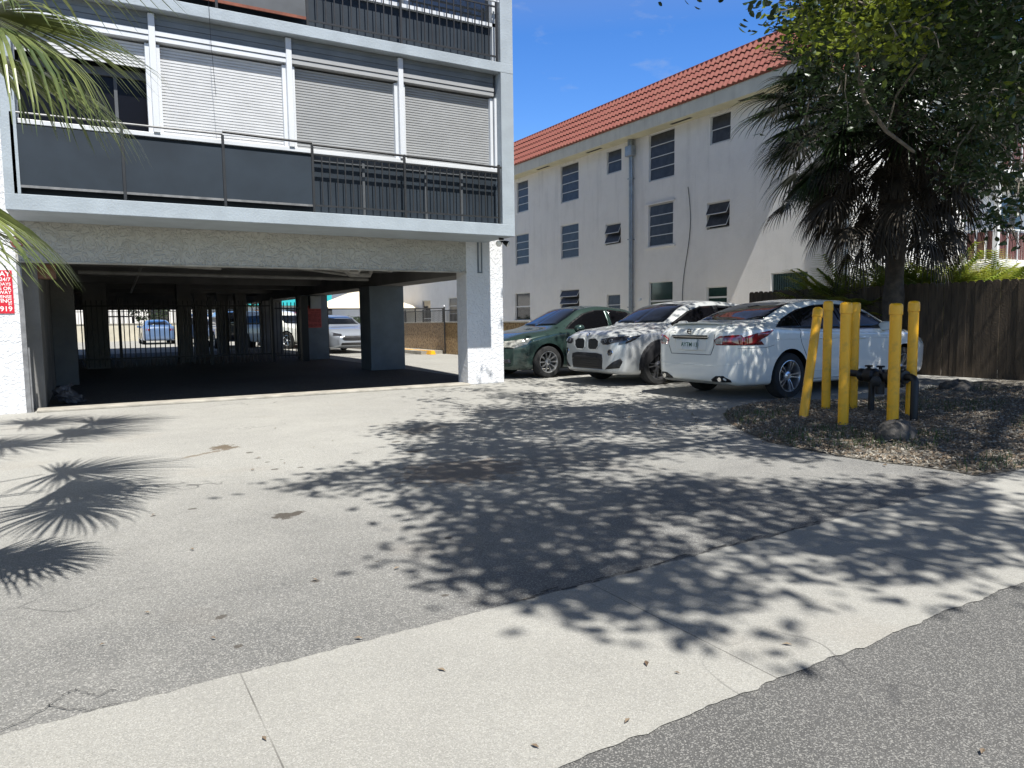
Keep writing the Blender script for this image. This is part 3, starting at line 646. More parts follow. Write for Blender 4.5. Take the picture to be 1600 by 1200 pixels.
MB().box(26,27.6,YE-.06,YE-.005,3.2,5.0).build('balcony_window',darkglass,wb)
MB().box(26.2,27.6,YE-.06,YE-.005,.6,2.2).build('balcony_window',greyglass,wb)
MB().box(22.0,40,11.4,YE,8.0,8.4).build('porch_roof',fasciam,wb)
# ---------------------------------------------------------------- wooden fence
wf=thing('wooden_fence',(14.3,8,0),'tall brown dog ear plank fence running behind the white sedan','fence')
c=MB(); y=12.7; rr_=random.Random(3)
while y>-3:
    w_=.138; h=1.80+rr_.uniform(-.012,.012); x=14.3+rr_.uniform(-.006,.006); cc=.035
    P=[(y,0),(y,h-cc),(y-cc,h),(y-w_+cc,h),(y-w_,h-cc),(y-w_,0)]
    c.add([(x,a,z) for a,z in P]+[(x+.018,a,z) for a,z in P],[tuple(range(6))]+[tuple(range(11,5,-1))]+[(i,6+i,6+(i+1)%6,(i+1)%6) for i in range(6)])
    y-=w_+.006
c.build('planks',woodm,wf)
MB().box(14.325,14.36,-3,12.7,.35,.44).box(14.325,14.36,-3,12.7,1.35,1.44).build('rail',woodm,wf)
for y in np.arange(12.6,-3,-2.4): MB().box(14.36,14.45,y-.045,y+.045,0,1.7).build('post',woodm,wf)
# ---------------------------------------------------------------- bollards
def bollard(i,base,top,r,label):
    gx,gy=G(*base); v=ray(*top); zt={0:1.27}.get(i,None)
    t=thing('yellow_bollard',(gx,gy,0),label,'bollard','yellow pipe bollards around the water valve')
    if i==0: dx,dy,h=.42,.14,1.27
    else: dx=dy=0; k_=gx/v[0]; h=CH+v[2]*k_
    a=Vector((0,0,-.05)); e=Vector((dx,dy,h)); ax=(e-a).normalized()
    pts=[a.lerp(e,q) for q in np.linspace(0,1,9)]
    MB().tube([p+Vector((random.uniform(-.001,.001),0,0)) for p in pts],r,24,False).build('pipe',yellow,t,local=True,smooth=True)
    q=ax.to_track_quat('Z','Y').to_matrix().to_4x4(); q.translation=e-ax*.10
    MB().lathe([(r*1.0,0),(r*1.14,.003),(r*1.14,.085),(r*1.08,.105),(r*.8,.118),(.002,.122)],24,q).build('cap',yellow,t,local=True,smooth=True,sharp=50)
    MB().lathe([(r*1.9,-.02),(r*1.6,.012),(r*1.02,.022)],20).build('concrete_foot',curbm if i in(1,3) else soilm,t,local=True)
    if i in(2,4):
        for z in np.arange(.55,1.1,.09): pass
for i,a in enumerate((((1254,655),(1281,483),.052,'leaning yellow bollard tilted against its upright neighbour, leftmost of the six'),
  ((1290,642),(1289,473),.053,'upright yellow bollard touched by the leaning one'),
  ((1317,668),(1319,475),.054,'third yellow bollard from the left, near row, left of the valve'),
  ((1332,641),(1334,475),.055,'yellow bollard standing just behind the black valve end, back row'),
  ((1394,670),(1393,477),.058,'nearest yellow bollard with the rock at its foot'),
  ((1422,652),(1427,473),.055,'rightmost yellow bollard behind the black riser pipe'))): bollard(i,*a)
# backflow preventer
bf=thing('backflow_preventer',(8.1,5.1,0),'black water backflow valve assembly with risers between the yellow bollards','valve')
pl=Vector((8.2,5.52,.47)); pr=Vector((8.02,4.74,.49))
MB().tube([Vector((8.02,4.74,-.02)),Vector((8.02,4.74,.44)),Vector((8.03,4.76,.475)),Vector((8.045,4.80,.49)),pr.lerp(pl,.3)],.042,16).build('pipe',blackm,bf,smooth=True)
MB().tube([Vector((8.27,5.80,-.02)),Vector((8.27,5.80,.42)),Vector((8.26,5.77,.465)),Vector((8.25,5.74,.48)),pr.lerp(pl,.6)],.042,16).build('pipe',blackm,bf,smooth=True)
MB().tube([(8.16,5.35,0),(8.16,5.35,.42)],.035,12).build('support_leg',blackm,bf,smooth=True)
dm=(pl-pr).normalized(); q=dm.to_track_quat('Z','Y').to_matrix().to_4x4(); q.translation=pr
MB().lathe([(.045,.12),(.075,.125),(.075,.15),(.05,.155),(.055,.22),(.085,.27),(.09,.36),(.06,.42),(.05,.44),(.078,.445),(.078,.47),(.05,.475),(.05,.56),(.085,.58),(.085,.70),(.05,.74),(.078,.78),(.078,.80)],20,q).build('valve_body',blackm,bf,smooth=True,sharp=30)
for t in (.2,.5,.68):
    p=pr+dm*t; MB().tube([p,p+Vector((0,0,.10))],.02,10).build('valve_stem',blackm,bf)
    m=Matrix.Translation(p+Vector((0,0,.10))); MB().lathe([(.045,0),(.05,.01),(.045,.02)],10,m).build('hand_wheel',blackm,bf)
MB().lathe([(.012,0),(.06,.005),(.062,.05),(.03,.06)],16,Matrix.Translation(pr+dm*.5+Vector((-.06,0,-.06)))@Matrix.Rotation(R(-90),4,'Y')@Matrix.Rotation(R(20),4,'X')).build('relief_valve',blackm,bf,smooth=True)
MB().tube([pr+dm*.5,pr+dm*.5+Vector((0,0,-.22))],.05,12).build('relief_port',blackm,bf,smooth=True)
for t in (.28,.36,.44):
    p=pr+dm*t+Vector((-.05,0,.03)); MB().tube([p,p+Vector((-.04,0,.05))],.012,8).build('test_cock',brassm,bf)
# rocks
def rock(name,loc,s,label,seed):
    rr_=random.Random(seed); c=MB(); n=18
    for i in range(n//2+1):
        th=math.pi*i/(n//2)
        for j in range(n):
            ph=2*math.pi*j/n; k_=1+.13*math.sin(3*ph+seed+th*2)+.1*math.sin(7*ph*1.0+th*5)+rr_.uniform(-.04,.04)
            c.v.append((s[0]*k_*math.sin(th)*math.cos(ph),s[1]*k_*math.sin(th)*math.sin(ph),s[2]*k_*math.cos(th)))
    for i in range(n//2):
        for j in range(n): c.f.append((i*n+j,i*n+(j+1)%n,(i+1)*n+(j+1)%n,(i+1)*n+j))
    o=c.build(name,rockm,smooth=True,sharp=60); o.location=loc; tag(o,label,'rock')
g=G(1398,692); rock('rock',(g[0],g[1],.08),(.20,.15,.12),'dark rounded rock at the foot of the nearest yellow bollard',1)
g=G(1497,612); rock('rock',(g[0],g[1],.06),(.28,.22,.12),'dull low rock in deep shade near the wooden fence',5)
# ---------------------------------------------------------------- cars
def pchip(K):
    xs=[k[0] for k in K]; ys=[k[1] for k in K]; n=len(xs)
    h=[xs[i+1]-xs[i] for i in range(n-1)]; d=[(ys[i+1]-ys[i])/h[i] for i in range(n-1)]
    m=[d[0]]+[0 if d[i-1]*d[i]<=0 else 2*d[i-1]*d[i]/(d[i-1]+d[i]) for i in range(1,n-1)]+[d[-1]]
    def f(x):
        if x<=xs[0]: return ys[0]
        if x>=xs[-1]: return ys[-1]
        i=max(j for j in range(n-1) if xs[j]<=x); t=(x-xs[i])/h[i]; a=h[i]
        return (2*t**3-3*t*t+1)*ys[i]+(t**3-2*t*t+t)*a*m[i]+(-2*t**3+3*t*t)*ys[i+1]+(t**3-t*t)*a*m[i+1]
    return f
def catmull(P,ns):
    out=[]; n=len(P)
    for i in range(n-1):
        p0=P[max(i-1,0)];p1=P[i];p2=P[i+1];p3=P[min(i+2,n-1)]
        for k in range(ns):
            t=k/ns; out.append(tuple(.5*((2*p1[j])+(-p0[j]+p2[j])*t+(2*p0[j]-5*p1[j]+4*p2[j]-p3[j])*t*t+(-p0[j]+3*p1[j]-3*p2[j]+p3[j])*t**3) for j in (0,1)))
    out.append(P[-1]); return out
rubber=mat('tyre_rubber',(.018,.018,.018),.85,bump=.3,bscale=80); alloy=mat('alloy_wheel',(.62,.63,.64),.28,.85); alloyd=mat('dark_alloy',(.09,.09,.095),.3,.8)
chrome=mat('chrome',(.75,.75,.75),.12,1.); lensm=mat('headlamp_lens',(.42,.42,.38),.12,var=.5,vscale=22,spec=.9); lensd=mat('dark_headlamp',(.03,.03,.035),.06,spec=.9)
redlamp=mat('red_lamp',(.30,.008,.012),.09,spec=.9,coat=1.,var=.6,vscale=14); amberl=mat('amber_lens',(.5,.18,.03),.2); trimb=mat('black_trim',(.008,.008,.009),.4,spec=.35); seamm=mat('panel_gap',(.01,.01,.01),.8)
carglass=mat('car_glass',(.004,.006,.010),.03,spec=.7,coat=.15); tint=mat('tinted_glass',(.004,.004,.005),.05,spec=.35); plastg=mat('grey_plastic',(.022,.022,.024),.65,spec=.3)
class Car:
    def __init__(s,loc,rz,label,p,paint,detail=2,name='parked_car'):
        s.p=p; s.L2=p['L']/2; s.paint=paint
        s.root=thing(name,loc,label,'car',None,rz)
        ft={k:pchip(p[k]) for k in ('top','belt','w','bot','wr','zr')}; s.ft=ft
        hl=s.L2; N=90 if detail>1 else 40; ns=4
        X=[-hl+ (2*hl)*(.5-.5*math.cos(math.pi*i/N))*1.0 for i in range(N+1)]
        secs=[]
        def sec(x):
            b,be,w_,wr,t=ft['bot'](x),ft['belt'](x),ft['w'](x),ft['wr'](x),ft['top'](x); zr=ft['zr'](x); zm=p.get('zm',.55)
            zm=min(zm,be-.1); wb=w_*p.get('wb',.955)
            P=[(0,b),(.7*w_,b),(.90*w_,b+.015),(.975*w_,b+.10),(w_,zm-.02),(w_*.998,zm+.10 if zm+.1<be-.08 else be-.08),(w_*.985,be-.045),(wb,be),((wb*.55+wr*.45)+.012,be+(zr-be)*.48),(wr,zr),(wr*.80,zr+(t-zr)*.62),(wr*.4,t-(t-zr)*.10),(0,t)]
            return catmull(P,ns)
        ov=[]
        for x in X: secs.append((x,sec(x)))
        # rounded end domes
        def dome(x,sc,sgn,dep):
            r=[]; cz=(sc[0][1]+sc[-1][1])/2
            for k_,dx in ((.985,.25),(.95,.5),(.88,.74),(.72,.92),(.45,.99),(.15,1.)):
                r.append((x+sgn*dep*dx,[(q[0]*k_**p.get('dk',1.),cz+(q[1]-cz)*k_) for q in sc]))
            return r
        fr=dome(hl,secs[-1][1],1,p.get('df',.09)); rr_=dome(-hl,secs[0][1],-1,p.get('dr',.07))
        allS=rr_[::-1]+secs+fr; m=len(allS[0][1]); V=[];F=[]
        ring=2*m-2
        for x,sc in allS:
            for q in sc: V.append((x,q[0],q[1]))
            for q in sc[-2:0:-1]: V.append((x,-q[0],q[1]))
        n=len(allS)
        for i in range(n-1):
            for k in range(ring):
                k2=(k+1)%ring; F.append((i*ring+k,i*ring+k2,(i+1)*ring+k2,(i+1)*ring+k))
        F.append(tuple(range(ring))); F.append(tuple((n-1)*ring+k for k in range(ring))[::-1])
        s.bvh=BVHTree.FromPolygons([Vector(v) for v in V],F)
        me=bpy.data.meshes.new('body'); me.from_pydata(V,[],F); me.update(); me.materials.append(paint); me.materials.append(blackm)
        ob=bpy.data.objects.new('body',me); COL.objects.link(ob)
        # wheel arches
        R_=p['R']; ar=R_+p.get('gap',.055); c=MB()
        for ax in (p['fa'],-p['ra']):
            for sy in (1,-1):
                mm_=Matrix.Translation((ax,sy*(p['W']/2+.1),R_+.01))@Matrix.Rotation(R(90*sy),4,'X')
                c.lathe([(ar,0),(ar,.46)],36,mm_)
        cut=c.build('cut',blackm); 
        for f in cut.data.polygons: f.use_smooth=False
        bo=ob.modifiers.new('b','BOOLEAN'); bo.operation='DIFFERENCE'; bo.object=cut; bo.solver='EXACT'
        try: bo.material_mode='TRANSFER'
        except Exception: pass
        bpy.context.view_layer.update()
        m2=bpy.data.meshes.new_from_object(ob.evaluated_get(bpy.context.evaluated_depsgraph_get()))
        ob.modifiers.clear(); ob.data=m2; m2.name='body'; bpy.data.objects.remove(cut)
        m2.shade_smooth(); m2.set_sharp_from_angle(angle=R(38))
        ob.parent=s.root; s.body=ob
        W2=p['W']/2
        for ax in (p['fa'],-p['ra']):
            for sy in (1,-1): s.wheel(ax,sy,W2-.015,R_,p)
    def wheel(s,ax,sy,y,R_,p):
        m=Matrix.Translation((ax,sy*y,R_))@Matrix.Rotation(R(90*-sy),4,'X')   # +z outwards
        rr=p['rim']
        hub=MB().lathe([(.01,-.20),(rr*.6,-.20),(rr*.6,-.075),(.01,-.072)],24,m).build('wheel',mat('brake_dark',(.03,.03,.03),.5,.5),s.root,local=True,smooth=True)
        MB().lathe([(rr*.99,-.21),(R_*.93,-.215),(R_*.99,-.19),(R_,-.15),(R_,-.06),(R_*.985,-.03),(R_*.94,-.008),(rr*1.06,.0),(rr*1.0,-.012),(rr*.985,-.21)],48,m,False).build('tyre',rubber,hub,local=True,smooth=True,sharp=35)
        c=MB().lathe([(rr*.965,-.20),(rr*.97,-.03),(rr*1.015,-.012),(rr*1.02,-.006),(rr*.975,-.004),(rr*.93,-.03),(rr*.925,-.20)],48,m,False)
        c.lathe([(.001,-.022),(.028,-.022),(.034,-.03),(.062,-.04),(.07,-.06),(.05,-.09)],24,m,False)
        nsp=p.get('spokes',10); tw=p.get('twin',False)
        for k in range(nsp):
            for dt in ((-.11,.11) if tw else (0,)):
                g=2*math.pi*k/nsp; 
                def q(r,off,z): return m@Vector((r*math.cos(g+off),r*math.sin(g+off),z))
                w0,w1=(.10,.05) if tw else (.20,.085); ro=rr*.95
                a0,a1=dt*1.2,dt*1.5
                if tw: a0=dt*2.0; a1=dt*1.35
                V=[q(.06,a0-w0,-.04),q(.06,a0+w0,-.04),q(rr*.55,(a0+a1)/2+w1,-.022),q(rr*.55,(a0+a1)/2-w1,-.022),q(ro,a1+w1*.9,-.02),q(ro,a1-w1*.9,-.02),
                   q(.06,a0-w0,-.07),q(.06,a0+w0,-.07),q(rr*.55,(a0+a1)/2+w1,-.055),q(rr*.55,(a0+a1)/2-w1,-.055),q(ro,a1+w1*.9,-.06),q(ro,a1-w1*.9,-.06)]
                c.add(V,[(0,1,2,3),(3,2,4,5),(7,6,9,8),(8,9,11,10),(1,7,8,2),(2,8,10,4),(6,0,3,9),(9,3,5,11)])
        c.build('rim',p.get('rimmat',alloy),hub,local=True,smooth=True,sharp=30)
    def cast(s,mode,a,b):
        if mode in('left','right'):
            sy=1 if mode=='left' else -1; o=Vector((a,sy*3,b)); d=Vector((0,-sy,0))
        elif mode=='front': o=Vector((5,a,b)); d=Vector((-1,0,0))
        elif mode=='rear': o=Vector((-5,a,b)); d=Vector((1,0,0))
        elif mode=='top': o=Vector((a,b,4)); d=Vector((0,0,-1))
        elif mode[0]=='cyl': # ('cyl',cx,offset deg): a=angle in deg from +x, b=z
            g=R(a); d0=Vector((math.cos(g),math.sin(g),0)); o=Vector((mode[1],0,b))+d0*5; d=-d0
        h=s.bvh.ray_cast(o,d)
        if h[0] is None: return None
        return (h[0],h[1] if h[1].dot(d)<0 else -h[1])
    def decal(s,name,poly,mode,m,off=.004,parent=None,step=.05,smooth_poly=0,mirror=None):
        if smooth_poly:
            P=poly; n=len(P); out=[]
            for i in range(n):
                p0,p1,p2,p3=P[i-1],P[i],P[(i+1)%n],P[(i+2)%n]
                for k in range(smooth_poly):
                    t=k/smooth_poly; out.append(tuple(.5*((2*p1[j])+(-p0[j]+p2[j])*t+(2*p0[j]-5*p1[j]+4*p2[j]-p3[j])*t*t+(-p0[j]+3*p1[j]-3*p2[j]+p3[j])*t**3) for j in (0,1)))
            poly=out
        cyl=mode[0]=='cyl'; sx=.018 if cyl else 1.
        bm=bmesh.new(); f=bm.faces.new([bm.verts.new((q[0]*sx,q[1],0)) for q in poly])
        bmesh.ops.triangulate(bm,faces=[f])
        us=[q[0]*sx for q in poly]; vs=[q[1] for q in poly]
        for lo,hi,nn in ((min(us),max(us),(1,0,0)),(min(vs),max(vs),(0,1,0))):
            k=math.floor(lo/step)+1
            while k*step<hi:
                bmesh.ops.bisect_plane(bm,geom=bm.verts[:]+bm.edges[:]+bm.faces[:],plane_co=Vector(nn)*k*step,plane_no=nn); k+=1
        V=[];ok=[]
        for v in bm.verts:
            h=s.cast(mode,v.co.x/sx,v.co.y)
            if h is None: V.append((0,0,0)); ok.append(False); continue
            nrm=h[1]
            V.append(tuple(h[0]+nrm*off)); ok.append(True)
        bm.verts.index_update()
        F=[tuple(v.index for v in f.verts) for f in bm.faces if all(ok[v.index] for v in f.verts)]
        bm.free()
        # drop far-stretched faces
        F=[f for f in F if max((Vector(V[f[i]])-Vector(V[f[i-1]])).length for i in range(len(f)))<step*9]
        c=MB(); c.v=V; c.f=F
        # orient outward
        if F:
            a=Vector(V[F[0][0]]);nn=(Vector(V[F[0][1]])-a).cross(Vector(V[F[0][2]])-a)
            h=s.bvh.find_nearest(a)
            if h[1] is not None and nn.dot(h[1])<0: c.f=[f[::-1] for f in F]
        ob=c.build(name,m,parent or s.root,local=True,smooth=True,sharp=60)
        so_=ob.modifiers.new('solid','SOLIDIFY'); so_.thickness=off*.9; so_.offset=-1
        return ob
    def line(s,pts,mode,m,r=.004,name='panel_gap',parent=None,off=0.,n=10,closed=False):
        P=[]; pts=list(pts)+([pts[0]] if closed else [])
        for i in range(len(pts)-1):
            for k in range(n):
                t=k/n; P.append((pts[i][0]*(1-t)+pts[i+1][0]*t,pts[i][1]*(1-t)+pts[i+1][1]*t))
        P.append(pts[-1]); Q=[]
        for a,b in P:
            h=s.cast(mode,a,b)
            if h: Q.append(h[0]+h[1]*off)
        if len(Q)<2: return None
        return MB().tube(Q,r,5).build(name,m,parent or s.body,local=True)
    def mirrors(s,x,y,z,m,glass=True):
        for sy in (1,-1):
            c=MB(); n=12
            prof=[(-.09,.35),(-.085,.8),(-.05,1.),(.02,.95),(.07,.6),(.09,.15)]
            for (dx,k) in prof:
                for j in range(n):
                    g=2*math.pi*j/n; cy=math.copysign(abs(math.cos(g))**.7,math.cos(g)); cz=math.copysign(abs(math.sin(g))**.7,math.sin(g))
                    c.v.append((x+dx,sy*(y+.10)+cy*.11*k,z+cz*.075*k))
            for i in range(len(prof)-1):
                for j in range(n): c.f.append((i*n+j,i*n+(j+1)%n,(i+1)*n+(j+1)%n,(i+1)*n+j))
            c.f.append(tuple(range(n))); c.f.append(tuple((len(prof)-1)*n+j for j in range(n)))
            mo=c.build('wing_mirror',m,s.root,local=True,smooth=True,sharp=50)
            MB().tube([(x+.02,sy*(y-.04),z-.06),(x+.01,sy*(y+.06),z-.03)],[.035,.025],8).build('mirror_arm',trimb,mo,local=True)
    def handle(s,x,z,m,side):
        h=s.cast(side,x,z); 
        if not h: return
        sy=1 if side=='left' else -1; p=h[0]; 
        MB().tube([p+Vector((-.10,-.004*sy,0)),p+Vector((-.08,.028*sy,.002)),p+Vector((0,.034*sy,.004)),p+Vector((.07,.028*sy,.002)),p+Vector((.09,-.004*sy,0))],.013,8).build('door_handle',m,s.root,local=True,smooth=True)
def arch_line(c,ax,R_,a0,a1,side): return [(ax+(R_)*math.cos(R(a)),.33+R_*math.sin(R(a))) for a in range(a0,a1+1,8)]
# ---- white sedan, rear towards us
white_paint=mat('white_paint',(.76,.76,.70),.28,coat=1.,var=.03,vscale=2)
P=dict(L=4.72,W=1.83,R=.335,rim=.225,fa=1.43,ra=1.345,gap=.05,zm=.60,df=.10,dr=.07,spokes=5,twin=True,
 top=[(-2.36,1.02),(-2.28,1.085),(-2.0,1.12),(-1.78,1.135),(-1.3,1.30),(-.85,1.42),(-.3,1.468),(.2,1.46),(.6,1.38),(1.1,1.16),(1.35,1.04),(1.9,.95),(2.2,.84),(2.36,.70)],
 belt=[(-2.36,.93),(-2.2,1.0),(-1.8,1.03),(-1.2,1.00),(0,.955),(1.1,.93),(1.5,.90),(2.1,.78),(2.36,.62)],
 w=[(-2.36,.70),(-2.30,.785),(-2.15,.855),(-1.8,.90),(-1.2,.915),(0,.905),(1.2,.915),(1.8,.885),(2.15,.79),(2.36,.60)],
 bot=[(-2.36,.27),(-2.2,.22),(-1.7,.21),(0,.19),(1.8,.19),(2.2,.22),(2.36,.28)],
 wr=[(-2.36,.62),(-2.0,.72),(-1.75,.70),(-1.3,.62),(-.8,.575),(0,.57),(.6,.60),(1.15,.68),(1.4,.72),(2.1,.66),(2.36,.5)],
 zr=[(-2.36,.99),(-2.2,1.055),(-1.85,1.09),(-1.7,1.11),(-1.3,1.245),(-.85,1.36),(-.3,1.405),(.2,1.40),(.6,1.32),(1.15,1.09),(1.4,.99),(2.0,.90),(2.36,.66)])
A=Car((8.78+1.345,7.92,0),0,'white sedan parked beside the yellow bollards with its tail to the drive',P,white_paint,name='white_sedan')
s=A
sideg=[(-1.62,1.04),(-1.35,1.16),(-.95,1.29),(-.5,1.36),(0,1.375),(.35,1.345),(.75,1.22),(1.12,1.03),(1.16,.985),(.4,.985),(-.6,1.0),(-1.3,1.02)]
for sd in ('left','right'):
    s.decal('window_surround',sideg,sd,trimb,.003)
    s.decal('side_window',[(-1.50,1.05),(-1.35,1.135),(-1.12,1.215),(-1.10,1.035)],sd,tint,.007)
    s.decal('side_window',[(-1.08,1.035),(-1.08,1.23),(-.75,1.315),(-.45,1.345),(-.10,1.355),(-.10,1.00)],sd,tint,.007)
    s.decal('side_window',[(-.03,1.00),(-.03,1.355),(.33,1.325),(.72,1.20),(1.05,1.035),(1.08,1.005)],sd,tint,.007)
    s.line([(-1.62,1.035),(-1.3,1.012),(-.6,.992),(.4,.977),(1.16,.975)],sd,chrome,.006,'window_trim',s.root,.004,6)
    s.line([(-.06,.25),(-.06,.6),(-.06,.97)],sd,seamm,.004); s.line([(-1.02,.62),(-1.12,.80),(-1.15,.9),(-1.13,1.0)],sd,seamm,.004); s.line([(-.95,.25),(-.93,.45),(-1.0,.6)],sd,seamm,.004); s.line([(1.05,.3),(1.10,.7),(1.06,.95)],sd,seamm,.004)
    s.line([(-.95,.27),(1.0,.26)],sd,seamm,.004)
    s.line([(-1.75,.875),(-.9,.86),(0,.845),(1.3,.84)],sd,white_paint,.009,'crease',s.body,-.004)
    s.line([(-.9,.40),(.95,.37)],sd,white_paint,.010,'crease',s.body,-.004)
    s.handle(-.78,.865,white_paint,sd); s.handle(.28,.85,white_paint,sd)
    s.decal('rear_light',[(-2.30,.895),(-2.02,.965),(-1.70,1.005),(-1.82,.93),(-1.96,.87),(-1.90,.80),(-2.28,.80)],sd,redlamp,.008)
    s.decal('headlight',[(2.32,.66),(2.2,.78),(1.75,.86),(1.9,.74),(2.2,.66)],sd,lensm,.006)
    s.line([(-1.70,.79),(-1.85,.76),(-2.3,.755)],sd,seamm,.003)
for sg in (1,-1):
    s.decal('rear_light',[(sg*.50,.80),(sg*.46,.87),(sg*.56,.93),(sg*.80,.945),(sg*.84,.86),(sg*.82,.80)],'rear',redlamp,.008)
    s.decal('reverse_light',[(sg*.50,.815),(sg*.475,.865),(sg*.56,.905),(sg*.62,.90),(sg*.60,.815)],'rear',lensm,.011)
    s.decal('exhaust_cutout',[(sg*.40,.31),(sg*.50,.365),(sg*.62,.37),(sg*.70,.31),(sg*.70,.28),(sg*.40,.28)],'rear',trimb,.005)
    MB().tube([(-2.42,sg*.56,.315),(-2.2,sg*.56,.315)],.032,14).build('exhaust_tip',chrome,s.root,local=True,smooth=True)
s.decal('rear_window',[(-.60,1.155),(-.575,1.24),(-.52,1.34),(-.47,1.395),(-.2,1.41),(.2,1.41),(.47,1.395),(.52,1.34),(.575,1.24),(.60,1.155),(.3,1.148),(-.3,1.148)],'rear',carglass,.006)
s.decal('windscreen',[(-.62,1.10),(-.55,1.3),(-.5,1.385),(0,1.40),(.5,1.385),(.55,1.3),(.62,1.10),(0,1.09)],'front',carglass,.006)
s.line([(-.46,.95),(-.46,.79),(-.40,.66),(.40,.66),(.46,.79),(.46,.95)],'rear',seamm,.0045)
s.line([(-.82,.55),(-.5,.50),(.5,.50),(.82,.55)],'rear',white_paint,.010,'crease',s.body,-.004)
s.decal('plate_recess',[(-.30,.71),(-.33,.90),(.33,.90),(.30,.71)],'rear',mat('white_paint_flat',(.70,.70,.65),.4),.002)
MB().box(-2.455,-2.43,-.37,.37,.905,.94).build('boot_garnish',chrome,s.root,local=True,bevel=.008)
MB().box(-2.452,-2.43,-.34,.34,.885,.905).build('garnish_shadow_gap',trimb,s.root,local=True)
# spoiler lip
c=MB(); n=17
for i in range(n):
    y=-.66+1.32*i/(n-1); e=1-(abs(y)/.66)**4; xx=-2.30+.13*(abs(y)/.66)**2.4; h=1.10-.03*(abs(y)/.66)**2
    c.v+= [(xx-.05*e,y,h+.025*e),(xx-.045*e,y,h+.012*e),(xx+.05,y,h-.02),(xx+.16,y,h-.0+.003)]
for i in range(n-1):
    for k in range(4): c.f.append((i*4+k,i*4+(k+1)%4,(i+1)*4+(k+1)%4,(i+1)*4+k))
c.f.append((0,1,2,3)); c.f.append(tuple((n-1)*4+k for k in (3,2,1,0)))
c.build('spoiler',white_paint,s.root,local=True,smooth=True,sharp=50)
def plate(car,x,z,txt,rearward=True):
    sg=-1 if rearward else 1
    m=Matrix.Translation((x+sg*.006,0,z))@Matrix.Rotation(R(-90 if rearward else 90),4,'Z')@Matrix.Rotation(R(90),4,'X')
    b=MB().box(min(x,x+sg*.004),max(x,x+sg*.004),-.1525,.1525,z-.076,z+.076).build('number_plate',mat('plate_white',(.62,.66,.66),.4,var=.12,vscale=25),car.root,local=True)
    q=text_mb(txt,.085,m@Matrix.Translation((0,-.028,0))); q.build('plate_number',mat('plate_green',(.02,.10,.06),.5),b,local=True)
plate(s,-2.452,.80,'AYTM 13')
MB().lathe([(.030,0),(.042,.002),(.042,.010),(.030,.010)],24,Matrix.Translation((-2.448,0,.99))@Matrix.Rotation(R(-90),4,'Y'),False).box(-2.46,-2.448,-.048,.048,.983,.997).build('badge',chrome,s.root,local=True,smooth=True)
MB().tube([(-2.43,.31,1.0),(-2.43,.37,1.0)],.006,6).tube([(-2.43,.31,.975),(-2.43,.34,.975)],.006,6).build('model_badge',chrome,s.root,local=True)
s.mirrors(.93,.80,1.02,white_paint)
# ---- silver crossover, nose towards the column
silver=mat('silver_paint',(.48,.49,.48),.38,.25,coat=.5,var=.04,vscale=2)
P=dict(L=4.20,W=1.84,R=.36,rim=.255,fa=1.26,ra=1.41,gap=.06,zm=.62,df=.10,dr=.08,spokes=5,twin=True,rimmat=mat('two_tone_alloy',(.22,.22,.23),.3,.8),wb=.945,
 top=[(-2.10,1.0),(-1.95,1.15),(-1.6,1.36),(-1.0,1.49),(-.3,1.525),(.1,1.50),(.5,1.40),(.9,1.20),(1.10,1.09),(1.6,1.02),(1.95,.985),(2.10,.93)],
 belt=[(-2.10,.92),(-1.6,1.05),(-1,1.03),(0,.995),(.9,.985),(1.5,.95),(1.9,.90),(2.10,.84)],
 w=[(-2.10,.74),(-1.9,.86),(-1.4,.92),(0,.905),(1.2,.92),(1.7,.895),(1.95,.845),(2.10,.745)],
 bot=[(-2.10,.34),(-1.8,.22),(0,.19),(1.6,.19),(1.95,.20),(2.10,.23)],
 wr=[(-2.10,.6),(-1.6,.60),(-.8,.60),(0,.605),(.5,.63),(.95,.70),(1.15,.74),(1.7,.70),(2.10,.55)],
 zr=[(-2.10,.97),(-1.95,1.10),(-1.6,1.29),(-1.0,1.42),(-.3,1.455),(.1,1.43),(.5,1.33),(.95,1.10),(1.15,1.03),(1.6,.985),(1.95,.95),(2.10,.90)])
B=Car((8.83+1.26,10.75,0),math.pi,'silver compact crossover with twin black kidney grille parked between the green and white sedans',P,silver,name='silver_crossover')
s=B
